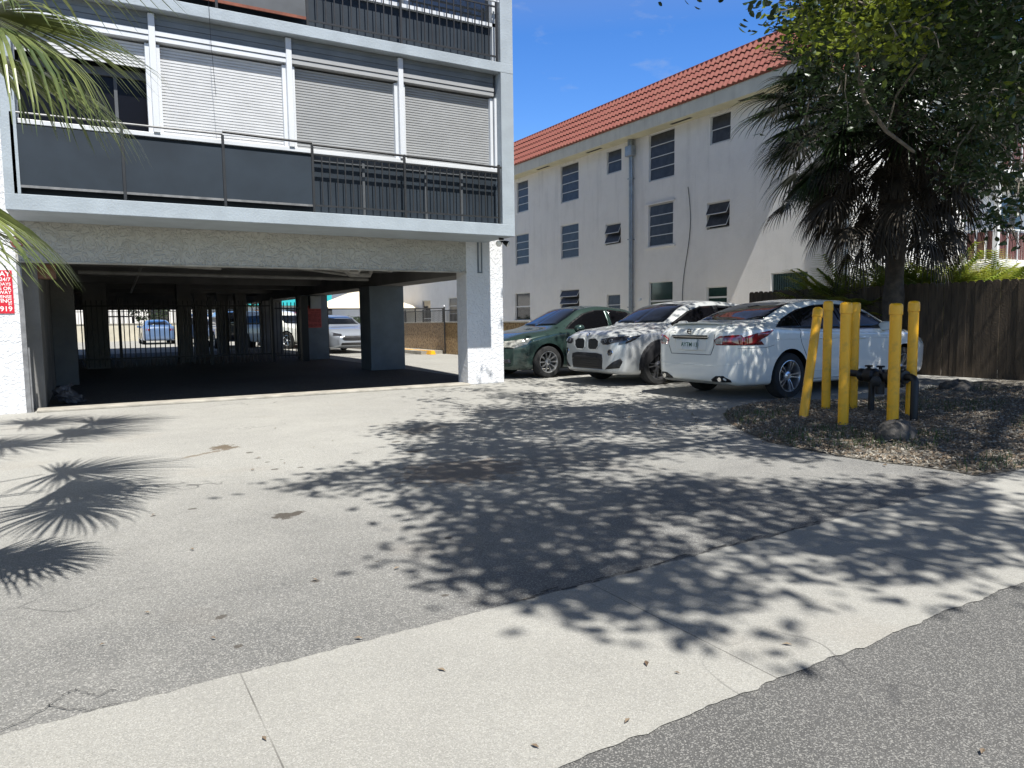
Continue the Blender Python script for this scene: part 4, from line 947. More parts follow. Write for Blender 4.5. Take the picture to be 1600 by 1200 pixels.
for sd in ('left','right'):
    s.decal('window_surround',[(-1.75,1.11),(-1.5,1.27),(-1.0,1.385),(-.4,1.42),(.05,1.40),(.42,1.30),(.88,1.085),(.90,1.025),(0,1.03),(-1,1.06)],sd,trimb,.003)
    s.decal('side_window',[(-.98,1.075),(-1.0,1.36),(-.62,1.395),(-.38,1.40),(-.38,1.05)],sd,tint,.007)
    s.decal('side_window',[(-.30,1.045),(-.30,1.405),(.03,1.385),(.38,1.285),(.82,1.08),(.84,1.04)],sd,tint,.007)
    s.decal('side_window',[(-1.62,1.13),(-1.45,1.26),(-1.06,1.35),(-1.04,1.08)],sd,tint,.007)
    for ax in (1.26,-1.41):
        ro=.455; ri=.405
        P_=[(ax+ro*math.cos(R(a)),.37+ro*math.sin(R(a))*.98) for a in range(-12,193,12)]+[(ax+ri*math.cos(R(a)),.37+ri*math.sin(R(a))) for a in range(192,-13,-12)]
        s.decal('arch_cladding',P_,sd,plastg,.006,step=.1)
    s.decal('sill_cladding',[(-.98,.24),(-.98,.38),(.82,.38),(.82,.24)],sd,plastg,.006)
    s.line([(-.34,.4),(-.34,1.0)],sd,seamm,.004); s.line([(.86,.4),(.90,.8),(.84,1.0)],sd,seamm,.004); s.line([(-1.05,.75),(-1.15,1.04)],sd,seamm,.004)
    s.handle(-.15,.93,silver,sd); s.handle(-1.0,.97,silver,sd)
    s.decal('headlight',[(2.08,.74),(2.04,.83),(1.80,.885),(1.66,.90),(1.80,.82),(1.98,.75)],sd,lensd,.008)
for sg in (1,-1):
    s.decal('headlight',[(sg*.42,.775),(sg*.42,.83),(sg*.62,.86),(sg*.84,.885),(sg*.82,.80),(sg*.60,.735),(sg*.48,.735)],'front',lensd,.008)
    k=[(sg*.05,.68),(sg*.045,.80),(sg*.09,.84),(sg*.27,.845),(sg*.36,.80),(sg*.36,.71),(sg*.29,.645),(sg*.10,.64)]
    g_=s.decal('grille',k,'front',blackm,.006,smooth_poly=3)
    s.line(k,'front',silver,.013,'grille_surround',g_,.006,6,True)
    for q in range(7):
        yy=sg*(.075+q*.038); s.line([(yy,.67),(yy,.82)],'front',trimb,.005,'grille_bar',g_,.012,4)
    s.decal('side_vent',[(sg*.52,.30),(sg*.78,.50),(sg*.80,.44),(sg*.76,.33)],'front',blackm,.006)
    fg=s.decal('fog_light',[(sg*.64+.055*math.cos(a),.60+.055*math.sin(a)) for a in np.linspace(0,6.0,14)],'front',lensd,.006)
    s.line([(sg*.64+.058*math.cos(a),.60+.058*math.sin(a)) for a in np.linspace(0,6.28,14)],'front',chrome,.006,'fog_light_ring',fg,.004,2)
    for q in (.54,.66): 
        s.line([(sg*q+.026*math.cos(a),.80+.024*math.sin(a)) for a in np.linspace(0,6.28,12)],'front',mat('lamp_ring',(.22,.23,.25),.3),.003,'lamp_ring',s.root,.010,2)
s.decal('lower_grille',[(-.46,.46),(-.44,.30),(-.34,.275),(.34,.275),(.44,.30),(.46,.46),(.36,.475),(-.36,.475)],'front',blackm,.006)
s.decal('plate_panel',[(-.44,.56),(-.46,.47),(.46,.47),(.44,.56),(.3,.585),(-.3,.585)],'front',plastg,.010)
MB().box(2.205,2.225,-.32,.32,.495,.525).build('bumper_bar',plastg,s.root,local=True,bevel=.006)
s.line([(-.44,.29),(.44,.29)],'front',silver,.012,'splitter',s.root,.004)
for zz in (.34,.38,.42): s.line([(-.42,zz),(.42,zz)],'front',trimb,.006,'grille_slat',s.root,.008)
s.decal('windscreen',[(-.66,1.115),(-.60,1.28),(-.52,1.425),(0,1.455),(.52,1.425),(.60,1.28),(.66,1.115),(0,1.10)],'front',carglass,.006)
s.decal('rear_window',[(-.55,1.15),(-.48,1.35),(.48,1.35),(.55,1.15)],'rear',carglass,.006)
for yy in (-.55,-.25,.25,.55): s.line([(1.25,yy*1.05),(1.95,yy*.8)],'top',silver,.008,'bonnet_crease',s.body,-.003)
s.line([(1.16,.80),(1.75,.76),(1.97,.60)],'top',seamm,.004); s.line([(1.16,-.80),(1.75,-.76),(1.97,-.60)],'top',seamm,.004)
h=s.cast('front',0,.905)
q=Matrix.Translation(h[0]+Vector((-.002,0,0)))@Matrix.Rotation(R(62),4,'Y')
bd=MB().lathe([(.001,.0),(.041,.0),(.041,.008),(.033,.010)],24,q,False).build('badge',mat('badge_black',(.02,.02,.02),.3),s.root,local=True,smooth=True)
for kk,mm_ in ((0,whitesign),(1,mat('badge_blue',(.02,.15,.5),.3)),(2,whitesign),(3,mat('badge_blue',(.02,.15,.5),.3))):
    c=MB(); vs=[q@Vector((0,0,.0115))]+[q@Vector((.029*math.cos(R(kk*90+a)),.029*math.sin(R(kk*90+a)),.0115)) for a in range(0,91,15)]
    c.add(vs,[(0,i,i+1) for i in range(1,7)]); c.build('badge_quarter',mm_,bd,local=True)
MB().lathe([(.033,.010),(.041,.009),(.041,.012),(.033,.012)],24,q,False).build('badge_ring',chrome,bd,local=True)
s.mirrors(.72,.80,1.06,silver)
# ---- green sedan
greenp=mat('green_paint',(.030,.055,.048),.26,.35,coat=1.)
P=dict(L=4.64,W=1.80,R=.325,rim=.215,fa=1.42,ra=1.30,gap=.05,zm=.56,df=.10,dr=.08,spokes=10,rimmat=alloy,
 top=[(-2.32,.90),(-2.2,1.02),(-1.8,1.09),(-1.62,1.11),(-1.1,1.34),(-.7,1.44),(-.1,1.485),(.35,1.44),(.8,1.25),(1.15,1.07),(1.3,1.02),(1.8,.945),(2.15,.83),(2.32,.70)],
 belt=[(-2.32,.84),(-2.0,.98),(-1.5,1.0),(-1,.98),(0,.94),(1.1,.93),(1.6,.87),(2.1,.74),(2.32,.62)],
 w=[(-2.32,.66),(-2.1,.83),(-1.6,.89),(0,.895),(1.3,.895),(1.8,.86),(2.12,.77),(2.32,.60)],
 bot=[(-2.32,.33),(-2.0,.24),(0,.18),(1.8,.17),(2.15,.17),(2.32,.20)],
 wr=[(-2.32,.58),(-1.7,.66),(-1.2,.60),(-.7,.575),(0,.575),(.45,.59),(.95,.66),(1.3,.70),(2.0,.64),(2.32,.50)],
 zr=[(-2.32,.87),(-2.2,.985),(-1.7,1.07),(-1.1,1.27),(-.7,1.375),(-.1,1.42),(.35,1.37),(.8,1.17),(1.2,1.01),(1.8,.895),(2.15,.79),(2.32,.67)])
C_=Car((8.18+1.42,13.32,0),math.pi,'dark green sedan parked closest to the white column of the garage',P,greenp,name='green_sedan')
s=C_
for sd in ('left','right'):
    s.decal('window_surround',[(-1.40,1.03),(-1.15,1.20),(-.8,1.335),(-.3,1.385),(.1,1.375),(.42,1.30),(.78,1.11),(.98,.985),(0,.965),(-1,1.0)],sd,trimb,.003)
    s.decal('side_window',[(-1.30,1.04),(-1.10,1.18),(-.98,1.24),(-.96,1.02)],sd,tint,.007)
    s.decal('side_window',[(-.92,1.02),(-.94,1.26),(-.75,1.33),(-.32,1.37),(-.26,1.365),(-.26,.99)],sd,tint,.007)
    s.decal('side_window',[(-.16,.99),(-.16,1.365),(.08,1.355),(.40,1.28),(.74,1.10),(.90,1.0)],sd,tint,.007)
    s.decal('door_pillar',[(-.26,.99),(-.26,1.37),(-.16,1.37),(-.16,.99)],sd,greenp,.006)
    s.line([(-.21,.25),(-.21,.97)],sd,seamm,.004); s.line([(1.02,.3),(1.05,.7),(.95,.96)],sd,seamm,.004); s.line([(-.95,.6),(-1.1,.78),(-1.05,1.0)],sd,seamm,.004)
    s.line([(-.95,.62),(0,.60),(1.0,.58)],sd,greenp,.013,'side_moulding',s.root,.0)
    s.handle(0,.84,greenp,sd); s.handle(-.85,.86,greenp,sd)
    s.decal('headlight',[(2.30,.63),(2.24,.75),(1.95,.80),(1.80,.81),(1.92,.70),(2.15,.625)],sd,lensm,.007)
    s.decal('indicator_lamp',[(1.83,.80),(1.93,.715),(1.99,.76),(1.92,.805)],sd,amberl,.010)
for sg in (1,-1):
    s.decal('headlight',[(sg*.42,.64),(sg*.40,.70),(sg*.55,.745),(sg*.76,.775),(sg*.76,.66),(sg*.6,.625)],'front',lensm,.007)
    s.decal('fog_light',[(sg*.55,.32),(sg*.55,.40),(sg*.68,.40),(sg*.70,.33)],'front',lensd,.006)
s.decal('grille',[(-.34,.66),(-.30,.58),(.30,.58),(.34,.66),(.30,.72),(-.30,.72)],'front',blackm,.006)
for zz in (.61,.65,.69): s.line([(-.31,zz),(.31,zz)],'front',chrome,.006,'grille_slat',s.root,.008)
s.decal('lower_grille',[(-.40,.30),(-.42,.40),(.42,.40),(.40,.30)],'front',blackm,.006)
s.line([(-.8,.53),(.8,.53)],'front',greenp,.010,'crease',s.body,-.003)
s.decal('windscreen',[(-.62,1.075),(-.56,1.26),(-.50,1.395),(0,1.425),(.50,1.395),(.56,1.26),(.62,1.075),(0,1.06)],'front',carglass,.006)
s.decal('rear_window',[(-.55,1.14),(-.46,1.38),(.46,1.38),(.55,1.14)],'rear',carglass,.006)
s.line([(1.2,.76),(1.75,.70),(2.12,.48)],'top',seamm,.004); s.line([(1.2,-.76),(1.75,-.70),(2.12,-.48)],'top',seamm,.004)
s.mirrors(.66,.76,1.0,greenp)
# ---- cars beyond the garage
def small_car(loc,rz,label,paint,kind,name):
    if kind=='sedan':
        P_=dict(globals()['SED']); 
    else: P_=dict(globals()['SUV'])
    c=Car(loc,rz,label,P_,paint,1,name)
    if kind=='sedan':
        for sd in('left','right'): c.decal('side_window',sideg,sd,tint,.004,step=.1)
        c.decal('rear_window',[(-.58,1.155),(-.48,1.39),(.48,1.39),(.58,1.155)],'rear',carglass,.005,step=.1)
        c.decal('windscreen',[(-.62,1.10),(-.5,1.385),(.5,1.385),(.62,1.10)],'front',carglass,.005,step=.1)
        zl=(.80,.92)
    else:
        for sd in('left','right'): c.decal('side_window',[(-2.0,1.12),(-1.85,1.5),(.3,1.55),(.95,1.12)],sd,tint,.004,step=.1)
        c.decal('rear_window',[(-.62,1.15),(-.55,1.52),(.55,1.52),(.62,1.15)],'rear',carglass,.005,step=.1)
        c.decal('windscreen',[(-.66,1.15),(-.56,1.52),(.56,1.52),(.66,1.15)],'front',carglass,.005,step=.1)
        zl=(.85,1.05)
    for sg in(1,-1):
        c.decal('rear_light',[(sg*.5,zl[0]),(sg*.5,zl[1]),(sg*.72,zl[1]),(sg*.72,zl[0])],'rear',redlamp,.006,step=.1)
        c.decal('headlight',[(sg*.44,zl[0]-.14),(sg*.42,zl[0]-.06),(sg*.74,zl[0]-.0),(sg*.72,zl[0]-.12)],'front',lensm if kind!='sedan' else lensd,.006,step=.1)
    if kind=='sedan':
        c.decal('grille',[(-.42,.60),(-.36,.50),(.36,.50),(.42,.60),(.36,.66),(-.36,.66)],'front',blackm,.006,step=.1,smooth_poly=2)
        c.line([(-.42,.60),(-.36,.66),(.36,.66),(.42,.60)],'front',chrome,.008,'grille_trim',c.root,.006,3)
    else: c.decal('grille',[(-.38,.58),(-.38,.84),(.38,.84),(.38,.58)],'front',blackm,.006,step=.1)
    c.decal('lower_grille',[(-.5,.32),(-.46,.42),(.46,.42),(.5,.32)],'front',blackm,.006,step=.1)
    c.mirrors(.85,.80,1.05,paint)
    return c
SED=A.p
SUV=dict(L=4.6,W=1.9,R=.38,rim=.24,fa=1.45,ra=1.35,gap=.06,zm=.7,df=.08,dr=.05,spokes=5,
 top=[(-2.3,1.45),(-2.1,1.70),(-1.5,1.76),(0,1.76),(.4,1.68),(.9,1.36),(1.15,1.18),(1.8,1.12),(2.2,1.03),(2.3,.9)],
 belt=[(-2.3,1.05),(0,1.05),(1.1,1.03),(2.0,.95),(2.3,.8)],w=[(-2.3,.82),(-2.1,.92),(0,.95),(1.8,.92),(2.3,.74)],bot=[(-2.3,.4),(0,.28),(2,.28),(2.3,.36)],
 wr=[(-2.3,.66),(-1.8,.70),(0,.70),(.5,.71),(1.1,.78),(2.3,.62)],zr=[(-2.3,1.38),(-2.1,1.62),(-1.5,1.68),(0,1.68),(.4,1.60),(1.1,1.12),(1.8,1.06),(2.3,.86)])
dk=mat('black_car_paint',(.02,.022,.028),.25,coat=1.)
small_car((8.75,29.0,0),R(-90),'pale grey sedan facing the garage behind the chain link fence',mat('pale_blue_paint',(.42,.46,.52),.25,.5,coat=1.),'sedan','grey_sedan')
small_car((8.8,38,0),R(-90),'bright red car behind the pale grey sedan',mat('red_car_paint',(.55,.02,.02),.3,coat=1.),'suv','red_car')
small_car((3.95,50,0),R(90),'small blue sedan seen from behind through the middle of the iron fence',mat('blue_car_paint',(.10,.16,.28),.25,coat=1.),'sedan','blue_sedan')
small_car((6.3,38.4,0),R(90),'black sport utility car seen from behind through the iron fence',dk,'suv','black_suv')
small_car((6.05,47,0),R(80),'dark blue sport utility car parked past the garage pillars',mat('navy_paint',(.02,.04,.09),.25,coat=1.),'suv','dark_suv')
small_car((8.0,35.2,0),R(-60),'white sport utility car glimpsed between the gate and pillars',white_paint,'suv','white_suv')

# ---------------------------------------------------------------- palms and trees
def strip(V,F,pts,wd,side):
    """tapering leaf blade folded along its midrib"""
    o=len(V); n=len(pts)
    for i,p in enumerate(pts):
        w_=wd[i]; V.append(tuple(p-side*w_)); V.append(tuple(p+Vector((0,0,-w_*.35)))); V.append(tuple(p+side*w_))
    for i in range(n-1):
        a=o+3*i; F.append((a,a+1,a+4,a+3)); F.append((a+1,a+2,a+5,a+4))
def fan_frond(V,F,base,dirn,plen,rad,nl=34,droop=.5,tipdroop=1.,spread=150,width=.022,rs=None,costa=.25,pd=.25,tipat=None,bdir=None):
    rs=rs or random
    d=Vector(dirn).normalized(); side=d.cross(Vector((0,0,1)))
    if side.length<.05: side=Vector((1,0,0))
    side.normalize(); up=side.cross(d).normalized()
    # petiole curves down slightly
    pts=[Vector(base)+d*plen*t-Vector((0,0,1))*plen*pd*t*t for t in (0,.33,.66,1)]
    if tipat is not None:
        B_=Vector(base); pts=[B_.lerp(tipat,t)+Vector((0,0,.28*math.sin(math.pi*t))) for t in (0,.2,.4,.6,.8,1)]
    tip=pts[-1]; d2=(pts[-1]-pts[-2]).normalized() if bdir is None else bdir.normalized(); side=d2.cross(Vector((0,0,1))).normalized(); up=side.cross(d2).normalized()
    mb=MB(); mb.tube(pts,[.018-.008*i/(len(pts)-1) for i in range(len(pts))],5); o=len(V); V+=mb.v; F+=[tuple(i+o for i in f) for f in mb.f]
    for k in range(nl):
        a=R(-spread+2*spread*k/(nl-1)+rs.uniform(-2,2)); 
        hd=(d2*math.cos(a)+side*math.sin(a)+up*.18*math.cos(a*.5)).normalized()
        L_=rad*(1-.28*(abs(a)/R(spread))**1.5)*rs.uniform(.88,1.06)
        st=tip+d2*costa*rad*max(0,math.cos(a*.6))*.5
        sd=hd.cross(Vector((0,0,1)));
        if sd.length<.05: sd=side.copy()
        sd.normalize(); n=7; P=[];W=[]
        cur=st.copy(); hdv=hd.copy()
        for i in range(n):
            t=i/(n-1); P.append(cur.copy()); W.append(width*(.35+.65*min(1,t*4))*(1-max(0,t-.25)/.75)**.8+.0006)
            g=droop*.10+tipdroop*.42*max(0,t-.35)
            hdv=(hdv+Vector((rs.uniform(-.02,.02),rs.uniform(-.02,.02),-g))).normalized(); cur=cur+hdv*(L_/(n-1))
        strip(V,F,P,W,sd)
def vfobj(name,V,F,m,parent): 
    b=MB(); b.v=V; b.f=F; return b.build(name,m,parent)
# sabal palm behind the white sedan
px_,py_=13.93,8.75
sp=thing('cabbage_palm',(px_,py_,0),'thick trunked cabbage palm with a shaggy dark crown of fan leaves by the wooden fence','palm tree')
tr=[]; rad=[]
for i in range(15): t=i/14; tr.append((px_+.05*math.sin(t*3),py_,5.4*t)); rad.append(.19+.02*math.sin(i*2.1)-.02*t)
MB().tube(tr,rad,18).build('trunk',bark,sp,smooth=True)
boots=MB()
for i in range(120):
    z=random.uniform(2.2,4.8); a=random.uniform(0,6.28); r0=.18; c_,s_=math.cos(a),math.sin(a)
    boots.tube([(px_+c_*r0,py_+s_*r0,z),(px_+c_*(r0+.06),py_+s_*(r0+.06),z+.10),(px_+c_*(r0+.16),py_+s_*(r0+.16),z+random.uniform(.1,.25))],[.03,.02,.006],5)
boots.build('leaf_bases',barkl,sp)['kind']='stuff'
rs=random.Random(11)
V,F=[],[]
cz=5.5
for i in range(210):
    az=rs.uniform(0,6.283); el=rs.uniform(-40,80); 
    d=Vector((math.cos(az)*math.cos(R(el)),math.sin(az)*math.cos(R(el)),math.sin(R(el))))
    fan_frond(V,F,(px_,py_,cz+rs.uniform(-.3,.3)),d,rs.uniform(1.5,2.25),rs.uniform(.9,1.15),30,.9,1.6,140,.026,rs,pd=.12)
vfobj('crown',V,F,palmgreen,sp)
V,F=[],[]
for i in range(120):
    az=rs.uniform(0,6.283); el=rs.uniform(-68,-8)
    d=Vector((math.cos(az)*math.cos(R(el)),math.sin(az)*math.cos(R(el)),math.sin(R(el))))
    fan_frond(V,F,(px_,py_,cz-rs.uniform(.2,1.1)),d,rs.uniform(1.0,2.1),rs.uniform(.8,1.05),24,1.6,1.8,100,.018,rs,pd=.1)
vfobj('dead_skirt',V,F,palmdead,sp)
# front palms at the left edge: trunks are out of frame
RV=Vector(_R); UV=Vector(_U); DV=Vector(_d)
def front_palm(root,hub_,label,fr,seed,th):
    fp=thing('fan_palm',root,label,'palm tree')
    r0=Vector(root); MB().tube([r0,r0.lerp(hub_,.4)+Vector((.02,.02,0)),r0.lerp(hub_,.8),hub_],[.19,.16,.15,.17],16).build('trunk',bark,fp,smooth=True)
    rs=random.Random(seed); V,F=[],[]
    for (tip,bd,rad,nl,dr,td,sp_,w_) in fr:
        fan_frond(V,F,hub_,(1,0,0),1,rad,nl,dr,td,sp_,w_,rs,costa=.4,tipat=tip,bdir=bd)
    for k in range(th):
        az=2.2+3.6*k/th; d=Vector((math.cos(az),math.sin(az),rs.uniform(-.2,.9))).normalized(); fan_frond(V,F,hub_,d,rs.uniform(.9,1.3),.9,30,.7,1.4,120,.016,rs,costa=.4)
    vfobj('crown',V,F,frondg,fp); return fp
D=lambda r,u,d: RV*r+UV*u+DV*d
front_palm((-2.3,3.9,0),Vector((-2.2,3.95,2.85)),'fan palm at the left edge with long drooping yellow green leaf blades',[
 (AT(-75,5,3.6),D(1,-.2,.15),.90,70,.6,1.5,95,.012),
 (AT(-60,75,3.75),D(1,-.30,.25),.88,60,1.1,2.4,95,.012),
 (AT(-30,40,3.4),D(.55,-.25,-.5),.85,60,2.0,3.6,120,.012),
 (AT(-140,262,2.75),D(.9,-.6,.2),.60,56,.7,1.3,90,.011),
 (AT(-190,320,2.8),D(.9,-.35,-.3),.66,44,.7,1.3,110,.011),
 (AT(-90,-110,3.9),D(1,.05,.4),1.05,50,.7,1.4,110,.015)],5,9)
front_palm((-2.6,7.1,0),Vector((-2.3,7.2,4.7)),'second fan palm out on the left whose shadow falls by the white column',[
 (Vector((-.35,7.5,4.85)),Vector((1,.15,-.05)),1.05,46,.5,.8,110,.02),
 (Vector((-.6,6.7,4.9)),Vector((1,-.2,0)),1.0,46,.5,.8,110,.02),
 (Vector((-1.0,7.9,4.8)),Vector((1,.6,0)),1.0,46,.5,.8,120,.02),
 (Vector((-1.2,6.2,5.0)),Vector((1,-.6,0)),1.0,46,.5,.8,120,.02)],6,9)
# ---- broadleaf tree: trunk stands to the right of the frame, canopy overhangs the drive
bt=thing('shade_tree',(10.6,2.6,0),'large broadleaf shade tree whose leafy boughs hang over the upper right of the drive','tree')
tx,ty=10.6,2.6
V=np.zeros((0,3)); 
LV=[];LF=[];YV=[];YF=[]
def add_leaf(V,F,p,rs,s_):
    L_=s_*rs.uniform(.75,1.2); w_=L_*.27
    a=rs.uniform(0,6.283); tl=rs.gauss(0,.55); b_=rs.gauss(-.25,.5)
    dx=Vector((math.cos(a)*math.cos(b_),math.sin(a)*math.cos(b_),math.sin(b_))); sd=dx.cross(Vector((0,0,1))).normalized(); up=sd.cross(dx)
    sd=(sd*math.cos(tl)+up*math.sin(tl)); up=dx.cross(sd)
    o=len(V); f=.25*w_
    V+= [tuple(p),tuple(p+dx*L_*.3+sd*w_+up*f),tuple(p+dx*L_*.68+sd*w_*.85+up*f),tuple(p+dx*L_-up*f*.6),tuple(p+dx*L_*.68-sd*w_*.85+up*f),tuple(p+dx*L_*.3-sd*w_+up*f),tuple(p+dx*L_*.5)]
    F+= [(o,o+1,o+6),(o+1,o+2,o+6),(o+2,o+3,o+6),(o+3,o+4,o+6),(o+4,o+5,o+6),(o+5,o,o+6)]
rs=random.Random(21)
from mathutils import noise as mn
shadow=[G(*p) for p in ((425,762),(500,742),(600,728),(690,716),(610,672),(660,650),(800,640),(1000,630),(1130,640),(1200,600),(1330,590),(1600,590),(1600,660),(1600,900),(1500,880),(1400,905),(1290,880),(1190,905),(1085,968),(980,960),(905,930),(850,938),(760,915),(665,868),(730,838),(600,800),(520,795))]
twigs=[]; clus=[]
def infr(p):
    x,y,w_=PR(p)
    return w_>0.1 and -30<x<1630 and y>-25, x,y
tries=0
def place(gx,gy,zlo,zhi):
    z=rs.uniform(zlo,zhi)
    for k in range(7):
        p=Vector((gx-SA/SB*0+ -(SUN.x/SUN.z)*0,gy,0))+SUN*(z/SUN.z)
        f,x,y=infr(p)
        if not f: return p
        if x>1250 and y<60 and rs.random()<.35: return p
        z+=.55
    return None
n=0
while n<2600:
    gx=rs.uniform(.6,13.5); gy=rs.uniform(1.7,9.3)
    if not inpoly(gx,gy,shadow): continue
    v=mn.noise(Vector((gx*.85,gy*1.15,3.3)))+.45*mn.noise(Vector((gx*2.3,gy*2.6,1.3)))
    if v<(-.17 if gx<6.2 else -.42): continue
    p=place(gx,gy,5.4,7.6)
    if p is None: continue
    clus.append((p,0)); n+=1
n=0
lobe=[G(*p) for p in ((672,868),(740,825),(900,800),(1010,830),(1090,968),(985,962),(900,928),(850,936),(760,914))]
while n<100:
    gx=rs.uniform(.8,3.2); gy=rs.uniform(1.8,4.6)
    if not inpoly(gx,gy,lobe) or mn.noise(Vector((gx*2.2,gy*2.4,7)))<-.22: continue
    p=place(gx,gy,5.4,7.2); n+=1
    if p is not None: clus.append((p,0))
n=0
while n<1350:                       # over the parked cars, the verge and the fence
    gx=rs.uniform(4.5,16); gy=rs.uniform(4.5,13.0)
    if gx<7 and gy>11.9 : continue
    if gy>11 and gx<8.5 and rs.random()<.5: continue
    if mn.noise(Vector((gx*1.1,gy*1.1,9.3)))+.4*mn.noise(Vector((gx*2.9,gy*2.9,5)))<-.06: continue
    p=place(gx,gy,5.6,8.2)
    if p is None: continue
    clus.append((p,0)); n+=1
# boughs that enter the picture at the top right
def blob(px,py,rx,ry,d0,d1,n,kind):
    for i in range(n):
        a=rs.uniform(0,6.283); r_=math.sqrt(rs.random()); clus.append((AT(px+rx*r_*math.cos(a),py+ry*r_*math.sin(a),rs.uniform(d0,d1)),kind))
blob(1215,15,22,14,7.5,8.2,5,0)
blob(1290,30,75,45,7.5,10,80,1); blob(1420,20,90,45,7.2,10,80,1); blob(1300,95,55,30,8.5,10.5,30,0); blob(1400,55,22,28,7.0,7.6,12,1)
blob(1530,40,90,60,7.2,10,140,0); blob(1440,60,150,50,10,12.5,110,0); blob(1430,140,120,60,10.5,12.5,90,0); blob(1510,230,60,60,10.5,12.5,45,0); blob(1290,140,40,40,9,10.5,14,0); blob(1360,90,60,40,9,11,22,0); blob(1265,205,20,22,9.3,10.2,6,0)
blob(1330,165,30,30,8.6,9.6,12,0); blob(1570,130,45,70,7.5,9.5,70,0); blob(1560,230,50,60,8.5,11,26,0); blob(1585,330,26,50,9,11,13,0); blob(1470,90,70,50,9,11.5,20,0); blob(1562,345,14,16,10,11,5,0); blob(1555,160,10,12,7.5,8,3,1)
for p,kind in clus:
    s_=.105 if kind==0 else .10
    for k in range(rs.randint(11,17)):
        q=p+Vector((rs.gauss(0,.17),rs.gauss(0,.17),rs.gauss(0,.11)))
        if kind==1 and rs.random()<.65: add_leaf(YV,YF,q,rs,s_)
        else: add_leaf(LV,LF,q,rs,s_)
vfobj('crown',LV,LF,leafd,bt); vfobj('young_leaves',YV,YF,leafy,bt)
# limbs: trunk, main boughs and branches reaching every few clusters
MB().tube([(tx,ty,-.1),(tx-.05,ty+.05,1.2),(tx-.1,ty+.1,2.6),(tx-.25,ty+.15,3.6)],[.32,.25,.22,.2],16).build('trunk',bark,bt,smooth=True)
top=Vector((tx-.25,ty+.15,3.5)); mains=[]
for e in ((2.2,1.2,6.6),(4.2,3.4,6.9),(5.5,-.5,6.4),(7.0,2.0,7.6),(7.4,5.0,6.6),(9.2,6.2,6.3),(11.5,6.0,6.8),(13.2,4.0,6.7),(9.5,.0,6.9),(9.6,3.4,7.9),(11.5,1.0,6.8)):
    e=Vector(e); pts=[]
    for i in range(9):
        t=i/8; p=top.lerp(e,t)+Vector((mn.noise(Vector((t*2,e.x,1)))*.5,mn.noise(Vector((t*2,e.y,2)))*.5,.9*math.sin(t*math.pi)*.6))*(t*(1.1-t)*2)
        pts.append(p)
    mains.append(pts)
c=MB()
for pts in mains: c.tube(pts,[.12-.095*i/8 for i in range(9)],9)
nodes=[p for pts in mains for p in pts[2:]]
# grow branches outward, nearest first
order=sorted(clus,key=lambda q:min((q[0]-nn).length for nn in nodes))[::3]
for p,kind in order:
    b_=min(nodes,key=lambda nn:(nn-p).length); L_=(p-b_).length
    if L_<.15: continue
    mid=b_.lerp(p,.5)+Vector((rs.uniform(-.1,.1),rs.uniform(-.1,.1),rs.uniform(-.02,.12)))*min(1,L_)
    r_=min(.03,.006+.010*L_); c.tube([b_,mid,p],[r_,r_*.7,.004],4,False); nodes.append(p); nodes.append(mid)
c.build('branches',barkl,bt,smooth=True)
c=MB(); pts=[AT(*q) for q in ((1330,-60,8.4),(1334,40,8.6),(1340,110,8.9),(1352,160,9.1),(1385,205,9.4),(1428,237,9.8))]
c.tube(pts,[.03,.03,.028,.028,.024,.02],8); c.tube([AT(1385,205,9.4),AT(1400,150,9.3),AT(1450,80,9.0),AT(1600,10,8.6)],[.01,.014,.018,.03],6)
c.build('low_bough',barkl,bt,smooth=True)
# areca clumps behind the fence
def areca(loc,h,n,label,seed):
    rs=random.Random(seed); t=thing('areca_palm',loc,label,'palm shrub'); V,F=[],[]; st=MB()
    for i in range(n):
        az=rs.uniform(0,6.283); lean=rs.uniform(.1,.75); b_=Vector(loc)+Vector((rs.uniform(-.25,.25),rs.uniform(-.25,.25),0)); L_=h*rs.uniform(.75,1.15)
        pts=[]; d=Vector((math.cos(az)*lean,math.sin(az)*lean,1)).normalized(); cur=b_.copy()
        for k in range(9):
            pts.append(cur.copy()); d=(d+Vector((math.cos(az)*.04,math.sin(az)*.04,-.10*k/4))).normalized(); cur=cur+d*L_/8
        st.tube(pts,[.02-.0018*k for k in range(9)],4,False)
        for k in range(34):
            u=.3+.7*k/33; f=u*8; i0=min(7,int(f)); p=pts[i0].lerp(pts[i0+1] if i0<8 else pts[8],f-i0); dd=(pts[i0+1]-pts[i0]).normalized()
            sd=dd.cross(Vector((0,0,1))); sd=sd.normalized() if sd.length>.01 else Vector((1,0,0))
            for sg in (1,-1):
                hd=(sd*sg+dd*.7+Vector((0,0,.15))).normalized(); ll=.52*math.sin(math.pi*(u-.2)/.95+.15)+.08; P=[];W=[]; cc=p.copy(); hv=hd.copy()
                for q in range(4):
                    P.append(cc.copy()); W.append(.034*(1-q/3.2)); hv=(hv+Vector((0,0,-.22))).normalized(); cc=cc+hv*ll/3
                strip(V,F,P,W,hv.cross(Vector((0,0,1))).normalized())
    vfobj('fronds',V,F,arecam,t); st.build('stems',mat('areca_stem',(.35,.36,.10),.5),t); return t
for k,(px,lb) in enumerate(((1352,'leftmost areca palm clump, at the white corner left of the cabbage palm trunk'),(1418,'areca palm clump just right of the cabbage palm trunk behind the fence'),(1462,'areca palm clump with tall fronds midway along the sunlit fence top'),(1506,'areca palm clump below the left end of the brown slatted balcony'),(1546,'rightmost areca palm clump, behind the fence below the balcony corner'))):
    q=AT(px,430,16.6+.5*(k%2)); areca((q.x,q.y,0),2.42 if k!=2 else 2.6,140,lb,k+1)

